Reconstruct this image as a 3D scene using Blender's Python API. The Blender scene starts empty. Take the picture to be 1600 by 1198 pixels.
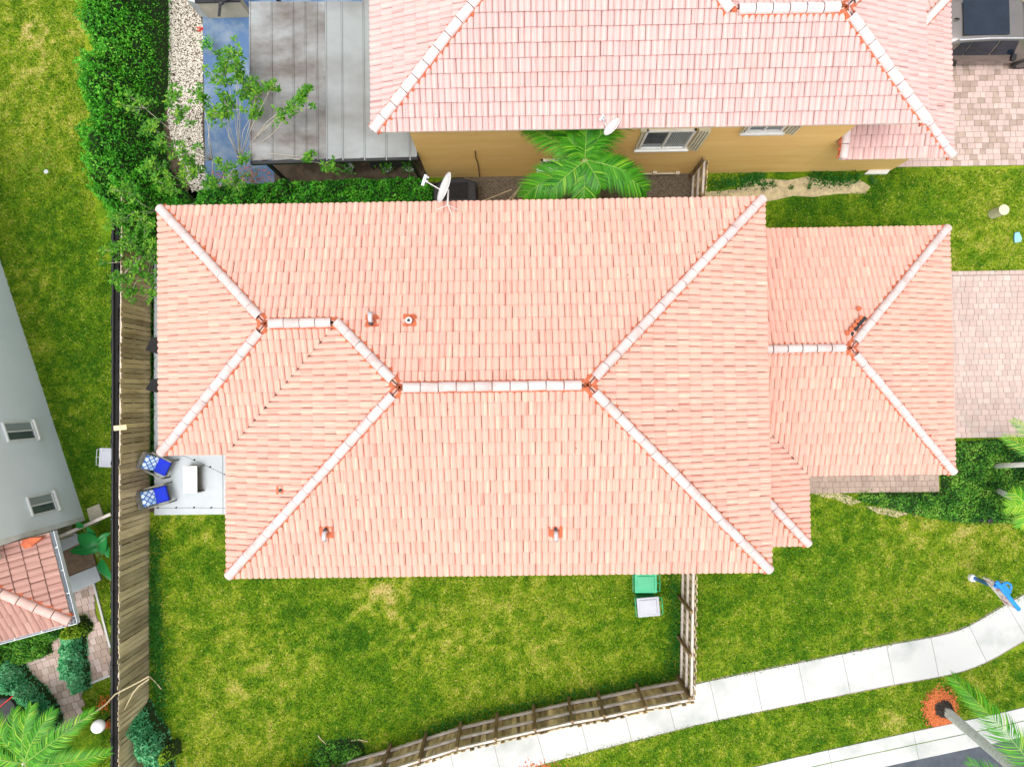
import bpy, bmesh, math, random
import numpy as np
from mathutils import Vector, Matrix, Euler
random.seed(7); rng = np.random.default_rng(7)
sc = bpy.context.scene
col = sc.collection

# ------------------------------------------------------------------ camera
FOC, CH = 1067.0, 24.0
_a, _b, _c = 0.0169, 0.0086, -0.0135
CR = Matrix.Rotation(_c, 3, 'Z') @ Matrix.Rotation(_a, 3, 'X') @ Matrix.Rotation(_b, 3, 'Y')
cam = bpy.data.objects.new('camera', bpy.data.cameras.new('camera')); col.objects.link(cam)
cam.location = (0, 0, CH); cam.rotation_euler = CR.to_euler()
cam.data.sensor_width = 36.0; cam.data.lens = FOC/1600*36; cam.data.clip_end = 3000
sc.camera = cam

# ------------------------------------------------------------------ light
SUN_EL, SUN_AZ = math.radians(76), math.radians(235)     # azimuth measured anticlockwise from +X, where the light comes from
w = bpy.data.worlds.new('World'); sc.world = w; w.use_nodes = True
nt = w.node_tree; nt.nodes.clear()
sky = nt.nodes.new('ShaderNodeTexSky'); sky.sky_type = 'NISHITA'; sky.sun_disc = False
sky.sun_elevation = SUN_EL; sky.sun_rotation = math.radians(90) - SUN_AZ
sky.air_density = 1.4; sky.dust_density = 5.0; sky.ozone_density = 1.0
hs = nt.nodes.new('ShaderNodeHueSaturation'); hs.inputs['Saturation'].default_value = 0.25   # thin bright cloud
bg = nt.nodes.new('ShaderNodeBackground'); bg.inputs['Strength'].default_value = 0.15
wo = nt.nodes.new('ShaderNodeOutputWorld')
nt.links.new(sky.outputs[0], hs.inputs['Color']); nt.links.new(hs.outputs[0], bg.inputs[0]); nt.links.new(bg.outputs[0], wo.inputs[0])
sl = bpy.data.lights.new('sun', 'SUN'); sl.energy = 0.55; sl.angle = math.radians(28); sl.color = (1, .97, .93)
so = bpy.data.objects.new('sun', sl); col.objects.link(so)
so.location = (0, 0, 40)
sd = Vector((math.cos(SUN_EL)*math.cos(SUN_AZ), math.cos(SUN_EL)*math.sin(SUN_AZ), math.sin(SUN_EL)))
so.rotation_euler = sd.to_track_quat('Z', 'Y').to_euler()
vs = sc.view_settings
vs.view_transform = 'Standard'; vs.look = 'None'; vs.gamma = 1; vs.use_curve_mapping = False
vs.exposure = 0.93

# ------------------------------------------------------------------ helpers
def P(px, py, z=0.0):
    d = CR @ Vector(((px-800)/FOC, -(py-599)/FOC, -1))
    t = (z-CH)/d.z
    return Vector((d.x*t, d.y*t, z))
def PY(px, py, y):
    d = CR @ Vector(((px-800)/FOC, -(py-599)/FOC, -1))
    t = y/d.y
    return Vector((d.x*t, y, CH+d.z*t))
def V2(p): return Vector((p[0], p[1]))

def new_mat(name):
    m = bpy.data.materials.new(name); m.use_nodes = True
    n = m.node_tree; n.nodes.clear()
    out = n.nodes.new('ShaderNodeOutputMaterial'); b = n.nodes.new('ShaderNodeBsdfPrincipled')
    n.links.new(b.outputs[0], out.inputs[0])
    return m, n, b, out
def ramp(n, stops):
    r = n.nodes.new('ShaderNodeValToRGB'); e = r.color_ramp.elements
    while len(e) < len(stops): e.new(0.5)
    for k, (p, c) in enumerate(stops):
        e[k].position = p; e[k].color = (*c, 1)
    return r
def M(name, c1, c2=None, scale=3.0, rough=.7, metal=0.0, bump=.0, bscale=None, detail=6, stretch=(1, 1, 1), spec=.3, lo=.35, hi=.65, per_object=0.0):
    m, n, b, out = new_mat(name)
    c2 = c2 or tuple(x*.8 for x in c1)
    tc = n.nodes.new('ShaderNodeTexCoord'); mp = n.nodes.new('ShaderNodeMapping')
    mp.inputs['Scale'].default_value = stretch
    gm = n.nodes.new('ShaderNodeNewGeometry')
    n.links.new(gm.outputs['Position'], mp.inputs[0])
    no = n.nodes.new('ShaderNodeTexNoise'); no.inputs['Scale'].default_value = scale; no.inputs['Detail'].default_value = detail
    no.inputs['Roughness'].default_value = .62
    n.links.new(mp.outputs[0], no.inputs['Vector'])
    r = ramp(n, [(lo, c1), (hi, c2)])
    n.links.new(no.outputs['Fac'], r.inputs[0])
    src = r.outputs[0]
    if per_object:
        oi = n.nodes.new('ShaderNodeObjectInfo'); mr = n.nodes.new('ShaderNodeMapRange')
        mr.inputs['To Min'].default_value = 1-per_object; mr.inputs['To Max'].default_value = 1+per_object
        n.links.new(oi.outputs['Random'], mr.inputs[0])
        mx = n.nodes.new('ShaderNodeMix'); mx.data_type = 'RGBA'; mx.blend_type = 'MULTIPLY'; mx.inputs[0].default_value = 1
        n.links.new(src, mx.inputs[6]); n.links.new(mr.outputs[0], mx.inputs[7]); src = mx.outputs[2]
    n.links.new(src, b.inputs['Base Color'])
    b.inputs['Roughness'].default_value = rough; b.inputs['Metallic'].default_value = metal
    b.inputs['Specular IOR Level'].default_value = spec
    if bump:
        n2 = n.nodes.new('ShaderNodeTexNoise'); n2.inputs['Scale'].default_value = bscale or scale*8; n2.inputs['Detail'].default_value = 5
        n.links.new(mp.outputs[0], n2.inputs['Vector'])
        bp = n.nodes.new('ShaderNodeBump'); bp.inputs['Strength'].default_value = bump; bp.inputs['Distance'].default_value = .02
        n.links.new(n2.outputs['Fac'], bp.inputs['Height']); n.links.new(bp.outputs[0], b.inputs['Normal'])
    return m

def leaf_mat(name, dark, light, trans=.25, rough=.45, hue=None):
    m, n, b, out = new_mat(name)
    at = n.nodes.new('ShaderNodeAttribute'); at.attribute_name = 'tint'
    st = [(0, dark), (1, light)] if hue is None else [(0, dark), (.6, light), (1, hue)]
    r = ramp(n, st); n.links.new(at.outputs['Fac'], r.inputs[0])
    n.links.new(r.outputs[0], b.inputs['Base Color'])
    b.inputs['Roughness'].default_value = rough; b.inputs['Specular IOR Level'].default_value = .18
    tr = n.nodes.new('ShaderNodeBsdfTranslucent'); n.links.new(r.outputs[0], tr.inputs[0])
    mx = n.nodes.new('ShaderNodeMixShader'); mx.inputs[0].default_value = trans
    n.links.new(b.outputs[0], mx.inputs[1]); n.links.new(tr.outputs[0], mx.inputs[2]); n.links.new(mx.outputs[0], out.inputs[0])
    return m

def tile_mat(name, roll, pink, cream, deep, wear=(.45, .27, .2)):
    m, n, b, out = new_mat(name)
    uv = n.nodes.new('ShaderNodeUVMap'); uv.uv_map = 'UVMap'
    sp = n.nodes.new('ShaderNodeSeparateXYZ'); n.links.new(uv.outputs[0], sp.inputs[0])
    def mth(op, a, v=None):
        x = n.nodes.new('ShaderNodeMath'); x.operation = op; n.links.new(a, x.inputs[0])
        if v is not None: x.inputs[1].default_value = v
        return x.outputs[0]
    ru = mth('FLOOR', mth('DIVIDE', sp.outputs[0], roll)); rv = mth('FLOOR', sp.outputs[1])
    cb = n.nodes.new('ShaderNodeCombineXYZ'); n.links.new(ru, cb.inputs[0]); n.links.new(rv, cb.inputs[1])
    wn = n.nodes.new('ShaderNodeTexWhiteNoise'); wn.noise_dimensions = '2D'; n.links.new(cb.outputs[0], wn.inputs['Vector'])
    mp = n.nodes.new('ShaderNodeMapping'); mp.inputs['Scale'].default_value = (30, .5, 1); n.links.new(uv.outputs[0], mp.inputs[0])
    no = n.nodes.new('ShaderNodeTexNoise'); no.inputs['Scale'].default_value = 1; no.inputs['Detail'].default_value = 4
    n.links.new(mp.outputs[0], no.inputs['Vector'])
    ad = n.nodes.new('ShaderNodeMath'); ad.operation = 'MULTIPLY_ADD'; ad.inputs[1].default_value = .17
    n.links.new(wn.outputs['Value'], ad.inputs[0])
    sc2 = mth('MULTIPLY', no.outputs['Fac'], 1.15); n.links.new(sc2, ad.inputs[2])
    r = ramp(n, [(.42, deep), (.56, pink), (.74, pink), (.88, cream)])
    n.links.new(ad.outputs[0], r.inputs[0])
    # broad weathering
    g = n.nodes.new('ShaderNodeNewGeometry'); n3 = n.nodes.new('ShaderNodeTexNoise'); n3.inputs['Scale'].default_value = .55; n3.inputs['Detail'].default_value = 8
    n.links.new(g.outputs['Position'], n3.inputs['Vector'])
    r3 = ramp(n, [(.56, (0, 0, 0)), (.8, (.35, .35, .35))]); n.links.new(n3.outputs['Fac'], r3.inputs[0])
    mx = n.nodes.new('ShaderNodeMix'); mx.data_type = 'RGBA'; n.links.new(r3.outputs[0], mx.inputs[0])
    n.links.new(r.outputs[0], mx.inputs[6]); mx.inputs[7].default_value = (*wear, 1)
    n.links.new(mx.outputs[2], b.inputs['Base Color'])
    b.inputs['Roughness'].default_value = .75; b.inputs['Specular IOR Level'].default_value = .25
    bp = n.nodes.new('ShaderNodeBump'); bp.inputs['Strength'].default_value = .15; bp.inputs['Distance'].default_value = .01
    n4 = n.nodes.new('ShaderNodeTexNoise'); n4.inputs['Scale'].default_value = 60; n.links.new(g.outputs['Position'], n4.inputs['Vector'])
    n.links.new(n4.outputs['Fac'], bp.inputs['Height']); n.links.new(bp.outputs[0], b.inputs['Normal'])
    return m

MT = {}
MT['tile_main'] = tile_mat('roof_tile_terracotta', .165, (.61, .325, .26), (.66, .43, .325), (.50, .225, .17))
MT['tile_ngb'] = tile_mat('roof_tile_pale_pink', .165, (.55, .36, .335), (.60, .45, .40), (.41, .235, .215))
MT['tile_porch'] = tile_mat('roof_tile_dusty_pink', .21, (.36, .20, .165), (.45, .28, .225), (.25, .13, .105))
MT['cap_main'] = M('ridge_tile_pale', (.54, .44, .42), (.45, .31, .28), scale=2.6, rough=.7, bump=.1, lo=.5, hi=.72, detail=10, per_object=.05)
MT['cap_ngb'] = M('ridge_tile_white_pink', (.60, .52, .505), (.52, .39, .37), scale=2.2, rough=.7, bump=.1, lo=.5, hi=.75, per_object=.04)
MT['cap_porch'] = M('ridge_tile_dusty', (.60, .41, .36), (.5, .31, .27), scale=2.2, rough=.7, bump=.1)
MT['mortar'] = M('orange_mortar', (.56, .15, .065), (.36, .085, .04), scale=7, rough=.9, bump=.4)
MT['deck'] = M('roof_underlay', (.06, .035, .03), (.09, .05, .04), scale=3, rough=.9)
MT['stucco_white'] = M('white_stucco', (.74, .74, .72), (.68, .69, .68), scale=.8, rough=.9, bump=.25, bscale=40)
MT['stucco_peach'] = M('peach_stucco', (.62, .42, .25), (.57, .37, .21), scale=.8, rough=.9, bump=.2, bscale=40)
MT['stucco_yellow'] = M('yellow_stucco', (.84, .60, .235), (.76, .50, .17), scale=.9, rough=.9, bump=.15, bscale=40, stretch=(.5, 1, 2.5), lo=.3, hi=.7)
MT['stucco_blue'] = M('pale_blue_stucco', (.80, .86, .89), (.70, .77, .80), scale=.7, rough=.9, bump=.25, bscale=30, detail=8, lo=.3, hi=.75)
MT['stucco_beige'] = M('beige_render', (.56, .5, .38), (.45, .4, .3), scale=2, rough=.9, bump=.2, bscale=40)
MT['white_trim'] = M('white_painted_trim', (.72, .73, .7), (.62, .63, .6), scale=3, rough=.6)
MT['cream_trim'] = M('cream_painted_trim', (.62, .6, .44), (.52, .5, .37), scale=3, rough=.6)
MT['fascia'] = M('white_fascia', (.7, .66, .6), (.6, .56, .5), scale=3, rough=.6)
MT['glass'] = M('window_glass', (.05, .07, .09), (.08, .1, .12), scale=2, rough=.06, spec=.8)
MT['blind'] = M('window_blind', (.32, .36, .36), (.26, .3, .3), scale=9, rough=.35, stretch=(8, 8, .3))
MT['concrete'] = M('pale_concrete', (.47, .47, .455), (.31, .33, .31), scale=.55, rough=.9, bump=.15, bscale=50, detail=12, lo=.5, hi=.72, per_object=.03)
MT['concrete_grey'] = M('grey_concrete', (.5, .52, .52), (.38, .4, .4), scale=1.4, rough=.9, bump=.2, bscale=40, detail=9)
MT['concrete_patio'] = M('patio_concrete', (.47, .505, .525), (.40, .44, .46), scale=1.1, rough=.85, bump=.1, bscale=40, detail=8)
MT['gutter_pan'] = M('kerb_gutter_concrete', (.5, .5, .485), (.38, .38, .37), scale=1.6, rough=.9, bump=.2, bscale=40, detail=9)
MT['asphalt'] = M('asphalt', (.05, .06, .075), (.085, .095, .11), scale=2.5, rough=.85, bump=.4, bscale=120, detail=10)
MT['paver'] = M('pink_paver', (.50, .375, .33), (.42, .32, .285), scale=1.3, rough=.9, bump=.25, bscale=60, detail=8, per_object=.09, lo=.3, hi=.7)
MT['paver_b'] = M('grey_pink_paver', (.43, .345, .31), (.47, .37, .33), scale=2.3, rough=.9, bump=.25, bscale=60, detail=8, per_object=.09)
MT['paver_tan'] = M('tan_paver', (.38, .29, .235), (.30, .225, .185), scale=3.3, rough=.9, bump=.25, bscale=60, detail=8, per_object=.09)
MT['joint'] = M('joint_sand', (.2, .16, .13), (.27, .22, .18), scale=6, rough=1)
MT['wood_grey'] = M('weathered_board', (.60, .50, .32), (.28, .21, .11), scale=3, rough=.9, bump=.4, bscale=30, detail=9, per_object=.32, stretch=(1, 1, .25), lo=.3, hi=.75)
MT['wood_olive'] = M('olive_board', (.66, .54, .31), (.28, .20, .10), scale=4, rough=.9, bump=.4, bscale=30, detail=9, per_object=.5, stretch=(1, 1, .25), lo=.3, hi=.7)
MT['wood_rail'] = M('pale_rail', (.62, .56, .51), (.44, .385, .335), scale=3, rough=.9, bump=.3, detail=8)
MT['wood_post'] = M('brown_post', (.26, .18, .09), (.15, .10, .05), scale=4, rough=.9, bump=.4)
MT['black'] = M('black_paint', (.012, .012, .014), (.02, .02, .022), scale=6, rough=.45)
MT['black_mesh'] = M('black_screen', (.01, .01, .011), (.022, .02, .018), scale=20, rough=.9, bump=.5)
MT['metal_roof'] = M('stained_metal_panel', (.27, .285, .285), (.10, .082, .07), scale=.8, rough=.45, metal=.0, bump=.1, detail=12, stretch=(.6, 1, 1), lo=.36, hi=.62, spec=.5)
MT['metal_roof_pale'] = M('pale_metal_panel', (.25, .27, .27), (.13, .12, .11), scale=.6, rough=.45, bump=.1, detail=12, stretch=(.6, 1, 1), lo=.4, hi=.75, spec=.5)
MT['gutter'] = M('pale_aluminium', (.62, .66, .7), (.5, .53, .56), scale=4, rough=.4, spec=.5)
MT['galv'] = M('galvanised_metal', (.62, .64, .66), (.45, .47, .5), scale=14, rough=.35, metal=.5)
MT['dish'] = M('white_dish', (.6, .6, .59), (.66, .65, .58), scale=8, rough=.4, lo=.5, hi=.8)
MT['blue_floor'] = M('blue_painted_floor', (.07, .14, .27), (.24, .29, .33), scale=.9, rough=.5, detail=12, lo=.46, hi=.72, bump=.1)
MT['soil_and_shade'] = M('soil_and_shade', (.05, .035, .022), (.1, .075, .05), scale=4, rough=1, bump=.6, detail=10)  # planting bed soil, and the painted shade under the patio cover
MT['gravel_bed'] = M('brown_gravel', (.19, .155, .11), (.08, .06, .04), scale=14, rough=1, bump=.8, detail=12)
MT['sand'] = M('sandy_soil', (.50, .42, .25), (.3, .25, .15), scale=5, rough=1, bump=.6, detail=10)
MT['pebble'] = leaf_mat('white_pebble', (.3, .26, .2), (.74, .69, .6), trans=0, rough=.8)
MT['mulch'] = leaf_mat('red_mulch', (.22, .04, .015), (.70, .2, .07), trans=0, rough=.9)
MT['grass'] = leaf_mat('grass_blade', (.032, .14, .004), (.235, .35, .008), trans=.3, rough=.6, hue=(.64, .52, .17))
MT['weed'] = leaf_mat('weed_leaf', (.012, .10, .012), (.06, .27, .03), trans=.25, rough=.5)
MT['hedge'] = leaf_mat('hedge_leaf', (.012, .12, .008), (.08, .40, .02), trans=.25, rough=.4, hue=(.22, .58, .05))
MT['hedge_blue'] = leaf_mat('blue_green_leaf', (.03, .26, .09), (.18, .60, .28), trans=.3, rough=.35, hue=(.35, .62, .35))
MT['tree_leaf'] = leaf_mat('light_tree_leaf', (.018, .10, .008), (.085, .28, .02), trans=.3, rough=.45, hue=(.22, .40, .03))
MT['bed_leaf'] = leaf_mat('dark_bed_leaf', (.012, .08, .010), (.09, .30, .025), trans=.2, rough=.4, hue=(.22, .42, .05))
MT['lime_leaf'] = leaf_mat('lime_leaf', (.10, .26, .01), (.35, .5, .03), trans=.3, rough=.45)
MT['palm_leaf'] = leaf_mat('palm_leaflet', (.008, .085, .006), (.07, .30, .012), trans=.15, rough=.4, hue=(.34, .50, .04))
MT['broad_leaf'] = leaf_mat('broad_leaf', (.006, .1, .02), (.03, .26, .06), trans=.2, rough=.25)
MT['flower'] = leaf_mat('orange_flower', (.7, .1, .02), (.9, .3, .08), trans=.2, rough=.6)
MT['red_flower'] = leaf_mat('red_flower', (.55, .01, .01), (.8, .08, .04), trans=.2, rough=.6)
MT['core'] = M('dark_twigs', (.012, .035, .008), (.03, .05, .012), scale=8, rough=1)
MT['bark_pale'] = M('pale_bark', (.52, .48, .38), (.36, .32, .24), scale=9, rough=.9, bump=.3)
MT['bark_grey'] = M('palm_trunk_grey', (.62, .65, .61), (.42, .44, .41), scale=6, rough=.9, bump=.4, stretch=(1, 1, 4))
MT['bark_dark'] = M('dark_root', (.035, .03, .025), (.1, .09, .08), scale=9, rough=.95, bump=.6)
MT['trunk_white'] = M('white_washed_trunk', (.82, .82, .78), (.66, .68, .65), scale=9, rough=.8, bump=.2)
MT['bin_green'] = M('green_plastic', (.01, .28, .12), (.015, .34, .16), scale=2, rough=.4, spec=.5)
MT['bin_grey'] = M('light_grey_plastic', (.36, .37, .41), (.32, .33, .37), scale=2, rough=.45, spec=.5)
MT['cushion'] = M('royal_blue_cushion', (.005, .02, .50), (.008, .03, .36), scale=4, rough=.8, bump=.3, bscale=9)
MT['chair_frame'] = M('grey_brown_frame', (.12, .12, .10), (.2, .19, .16), scale=6, rough=.6)
MT['table_top'] = M('white_table_top', (.62, .62, .60), (.54, .54, .52), scale=4, rough=.5, stretch=(6, 1, 1))
MT['blue_plastic'] = M('bright_blue_plastic', (.0, .17, .68), (.0, .22, .74), scale=3, rough=.4, spec=.5)
MT['blue_light'] = M('pale_blue_plastic', (.25, .5, .75), (.2, .42, .66), scale=6, rough=.4)
MT['cable'] = M('dark_cable', (.03, .03, .035), (.05, .05, .05), rough=.6)
MT['globe'] = M('white_globe', (.85, .84, .82), (.82, .8, .78), rough=.35)
MT['bollard'] = M('beige_bollard', (.55, .53, .36), (.45, .43, .3), scale=5, rough=.6)
MT['car_paint'] = M('silver_brown_paint', (.2, .18, .168), (.18, .165, .155), scale=1, rough=.22, metal=.55, spec=.6)
MT['car_glass'] = M('car_glass', (.008, .014, .024), (.012, .02, .034), scale=2, rough=.08, spec=.4)
MT['tyre'] = M('tyre_rubber', (.02, .02, .02), (.03, .03, .03), rough=.8)
MT['rim'] = M('dark_alloy', (.14, .14, .15), (.1, .1, .1), rough=.3, metal=.8)
MT['red_hose'] = M('red_hose', (.6, .04, .03), (.5, .04, .03), rough=.5)
MT['twig'] = M('dry_stick', (.5, .42, .24), (.4, .33, .2), rough=.9)
MT['doormat'] = M('brown_pebble_floor', (.22, .15, .10), (.13, .09, .06), scale=9, rough=.9, bump=.5, detail=10)
MT['hoop_print'] = M('printed_board', (.75, .7, .7), (.4, .15, .18), scale=6, rough=.5, lo=.5, hi=.6)
MT['stone_step'] = M('tan_stepping_stone', (.47, .43, .33), (.4, .36, .27), scale=3, rough=.95, bump=.3)

# patterned pillow
def pillow_mat():
    m, n, b, out = new_mat('blue_white_lattice_fabric')
    uv = n.nodes.new('ShaderNodeTexCoord')
    mp = n.nodes.new('ShaderNodeMapping'); mp.inputs['Rotation'].default_value = (0, 0, .785); mp.inputs['Scale'].default_value = (7, 7, 7)
    sx = n.nodes.new('ShaderNodeSeparateXYZ'); cx = n.nodes.new('ShaderNodeCombineXYZ'); n.links.new(uv.outputs['Object'], sx.inputs[0]); n.links.new(sx.outputs[1], cx.inputs[0]); n.links.new(sx.outputs[2], cx.inputs[1]); n.links.new(cx.outputs[0], mp.inputs[0])
    br = n.nodes.new('ShaderNodeTexBrick'); br.offset = 0; br.inputs['Scale'].default_value = 1; br.inputs['Brick Width'].default_value = 1; br.inputs['Row Height'].default_value = 1
    br.inputs['Mortar Size'].default_value = .13
    br.inputs['Color1'].default_value = (.62, .72, .8, 1); br.inputs['Color2'].default_value = (.2, .38, .62, 1); br.inputs['Mortar'].default_value = (.03, .12, .4, 1)
    n.links.new(mp.outputs[0], br.inputs[0]); n.links.new(br.outputs[0], b.inputs['Base Color']); b.inputs['Roughness'].default_value = .9
    return m
MT['lattice'] = pillow_mat()

# ---- object building
ORG = {}
def link(o): col.objects.link(o); return o
def root_of(o):
    while o.parent: o = o.parent
    return o
def thing(name, loc, label, cat, group=None):
    o = bpy.data.objects.new(name, None); link(o); o.location = loc; o.empty_display_size = .3
    o['label'] = label; o['category'] = cat
    if group: o['group'] = group
    ORG[o.name] = Vector(loc)
    return o
def place(o, parent, label=None, cat=None, group=None, kind=None):
    if parent is not None:
        o.parent = parent
    if label: o['label'] = label
    if cat: o['category'] = cat
    if group: o['group'] = group
    if kind: o['kind'] = kind
def world_loc(parent):
    v = Vector((0, 0, 0)); o = parent
    while o is not None:
        v = v + o.location; o = o.parent
    return v
class MB:
    def __init__(s): s.v = []; s.f = []; s.m = []
    def add(s, vs, fs, mi=0):
        k = len(s.v); s.v += [tuple(p) for p in vs]; s.f += [tuple(i+k for i in f) for f in fs]; s.m += [mi]*len(fs)
    def box(s, c, d, rz=0, mi=0, mat=None):
        x, y, z = d[0]/2, d[1]/2, d[2]/2
        R = mat or Matrix.Rotation(rz, 3, 'Z'); c = Vector(c)
        vs = [c+R@Vector((sx*x, sy*y, sz*z)) for sz in (-1, 1) for sx, sy in ((-1, -1), (1, -1), (1, 1), (-1, 1))]
        s.add(vs, [(3, 2, 1, 0), (4, 5, 6, 7), (0, 1, 5, 4), (1, 2, 6, 5), (2, 3, 7, 6), (3, 0, 4, 7)], mi)
    def prism(s, poly, z0, z1, mi=0):
        a = sum(poly[i][0]*poly[(i+1) % len(poly)][1]-poly[(i+1) % len(poly)][0]*poly[i][1] for i in range(len(poly)))
        if a < 0: poly = poly[::-1]
        n = len(poly)
        vs = [(p[0], p[1], z0) for p in poly]+[(p[0], p[1], z1) for p in poly]
        s.add(vs, [tuple(range(n-1, -1, -1)), tuple(range(n, 2*n))]+[(i, (i+1) % n, n+(i+1) % n, n+i) for i in range(n)], mi)
    def tube(s, pts, rad, n=8, mi=0, cap=True):
        pts = [Vector(p) for p in pts]
        if not hasattr(rad, '__len__'): rad = [rad]*len(pts)
        vs = []; prev = None
        for i, p in enumerate(pts):
            t = (pts[min(i+1, len(pts)-1)]-pts[max(i-1, 0)]).normalized()
            a = Vector((0, 0, 1)) if abs(t.z) < .9 else Vector((1, 0, 0))
            if prev is not None: a = prev
            u = (a-t*a.dot(t)).normalized(); w2 = t.cross(u); prev = u
            for k in range(n):
                th = 2*math.pi*k/n; vs.append(p+(u*math.cos(th)+w2*math.sin(th))*rad[i])
        fs = [(i*n+k, i*n+(k+1) % n, (i+1)*n+(k+1) % n, (i+1)*n+k) for i in range(len(pts)-1) for k in range(n)]
        if cap: fs += [tuple(range(n-1, -1, -1)), tuple((len(pts)-1)*n+k for k in range(n))]
        s.add(vs, fs, mi)
    def lathe(s, c, prof, n=16, mi=0):
        c = Vector(c); vs = [c+Vector((r*math.cos(2*math.pi*k/n), r*math.sin(2*math.pi*k/n), z)) for r, z in prof for k in range(n)]
        fs = [(i*n+k, i*n+(k+1) % n, (i+1)*n+(k+1) % n, (i+1)*n+k) for i in range(len(prof)-1) for k in range(n)]
        fs += [tuple(range(n-1, -1, -1)), tuple((len(prof)-1)*n+k for k in range(n))]
        s.add(vs, fs, mi)
    def mesh(s, name, mats, off=Vector((0, 0, 0)), smooth=False):
        me = bpy.data.meshes.new(name)
        me.from_pydata([(v[0]-off[0], v[1]-off[1], v[2]-off[2]) for v in s.v], [], s.f)
        for m in (mats if isinstance(mats, (list, tuple)) else [mats]): me.materials.append(MT[m])
        me.polygons.foreach_set('material_index', s.m)
        if smooth: me.polygons.foreach_set('use_smooth', [True]*len(s.f))
        me.update(); return me
    def build(s, name, mats, parent=None, label=None, cat=None, group=None, kind=None, smooth=False, bevel=0, origin=None):
        if origin is None:
            if parent is not None: base = world_loc(parent)
            else:
                a = np.array(s.v); base = Vector((a[:, 0].mean(), a[:, 1].mean(), a[:, 2].min()))
            off = base; loc = Vector((0, 0, 0)) if parent is not None else base
        else:
            off = Vector(origin); loc = off-(world_loc(parent) if parent is not None else Vector((0, 0, 0)))
        o = bpy.data.objects.new(name, s.mesh(name, mats, off, smooth)); link(o); o.location = loc
        place(o, parent, label, cat, group, kind)
        if bevel:
            b = o.modifiers.new('bevel', 'BEVEL'); b.width = bevel; b.segments = 2; b.limit_method = 'ANGLE'; b.angle_limit = .6
        return o

def np_object(name, V, F, mat, tint=None, parent=None, label=None, cat=None, kind=None, group=None, off=None, uv=None):
    """V (n,3), F (m,k) arrays to a mesh object"""
    V = np.asarray(V, dtype=np.float32)
    if off is None: off = np.array(world_loc(parent)) if parent is not None else np.array([V[:, 0].mean(), V[:, 1].mean(), V[:, 2].min()])
    me = bpy.data.meshes.new(name); k = F.shape[1]
    me.vertices.add(len(V)); me.vertices.foreach_set('co', (V-off).astype(np.float32).ravel())
    me.loops.add(F.size); me.loops.foreach_set('vertex_index', F.astype(np.int32).ravel())
    me.polygons.add(len(F)); me.polygons.foreach_set('loop_start', np.arange(0, F.size, k, dtype=np.int32))
    me.update(calc_edges=True)
    if tint is not None:
        at = me.attributes.new('tint', 'FLOAT', 'POINT'); at.data.foreach_set('value', np.asarray(tint, dtype=np.float32))
    if uv is not None:
        ul = me.uv_layers.new(name='UVMap'); ul.data.foreach_set('uv', np.asarray(uv, dtype=np.float32)[F.ravel()].ravel())
    me.materials.append(MT[mat]); me.validate()
    o = bpy.data.objects.new(name, me); link(o)
    if parent is None: o.location = off
    place(o, parent, label, cat, group, kind)
    return o

def in_poly(X, Y, poly):
    c = np.zeros(len(X), bool); n = len(poly)
    for i in range(n):
        x1, y1 = poly[i][0], poly[i][1]; x2, y2 = poly[(i+1) % n][0], poly[(i+1) % n][1]
        if y1 == y2: continue
        c ^= ((y1 > Y) != (y2 > Y)) & (X < (x2-x1)*(Y-y1)/(y2-y1)+x1)
    return c
def poly_dist(X, Y, poly):
    d = np.full(len(X), 1e9); n = len(poly)
    for i in range(n):
        x1, y1 = poly[i][0], poly[i][1]; x2, y2 = poly[(i+1) % n][0], poly[(i+1) % n][1]
        L = (x2-x1)**2+(y2-y1)**2+1e-9
        t = np.clip(((X-x1)*(x2-x1)+(Y-y1)*(y2-y1))/L, 0, 1)
        d = np.minimum(d, np.hypot(X-x1-t*(x2-x1), Y-y1-t*(y2-y1)))
    return d
def sample_poly(poly, n):
    a = np.array([(p[0], p[1]) for p in poly]); lo, hi = a.min(0), a.max(0); out = np.zeros((0, 2))
    while len(out) < n:
        q = rng.uniform(lo, hi, (n*2, 2)); q = q[in_poly(q[:, 0], q[:, 1], poly)]; out = np.vstack([out, q])
    return out[:n]
def area(poly): return abs(sum(poly[i][0]*poly[(i+1) % len(poly)][1]-poly[(i+1) % len(poly)][0]*poly[i][1] for i in range(len(poly))))/2
def vnoise(X, Y, s, seed=0):
    """smooth value noise 0..1"""
    r = np.random.default_rng(seed); T = r.random((64, 64))
    x = X/s+100; y = Y/s+100; xi = np.floor(x).astype(int); yi = np.floor(y).astype(int); fx = x-xi; fy = y-yi
    fx = fx*fx*(3-2*fx); fy = fy*fy*(3-2*fy)
    g = lambda a, b: T[a % 64, b % 64]
    return (g(xi, yi)*(1-fx)+g(xi+1, yi)*fx)*(1-fy)+(g(xi, yi+1)*(1-fx)+g(xi+1, yi+1)*fx)*fy
def leaves(C, D, L, W, tint, fold=.25):
    """rhombic leaves: centres C, directions D (unit), length L, width W; 4 verts, 2 triangles each"""
    N = len(C); R = rng.normal(size=(N, 3)); S = np.cross(D, R); S /= np.linalg.norm(S, axis=1)[:, None]+1e-9
    # keep the blades facing up mostly
    S[:, 2] *= .35; S /= np.linalg.norm(S, axis=1)[:, None]+1e-9
    Nn = np.cross(S, D); L = np.broadcast_to(L, (N,))[:, None]; W = np.broadcast_to(W, (N,))[:, None]
    V = np.empty((N, 4, 3)); V[:, 0] = C-D*L*.5; V[:, 2] = C+D*L*.5-Nn*L*.05
    V[:, 1] = C+S*W*.5+Nn*W*fold*.5; V[:, 3] = C-S*W*.5+Nn*W*fold*.5
    b = np.arange(N)[:, None]*4
    F = np.concatenate([b+np.array([[0, 1, 2]]), b+np.array([[0, 2, 3]])])
    return V.reshape(-1, 3), F, np.repeat(tint, 4)
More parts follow.
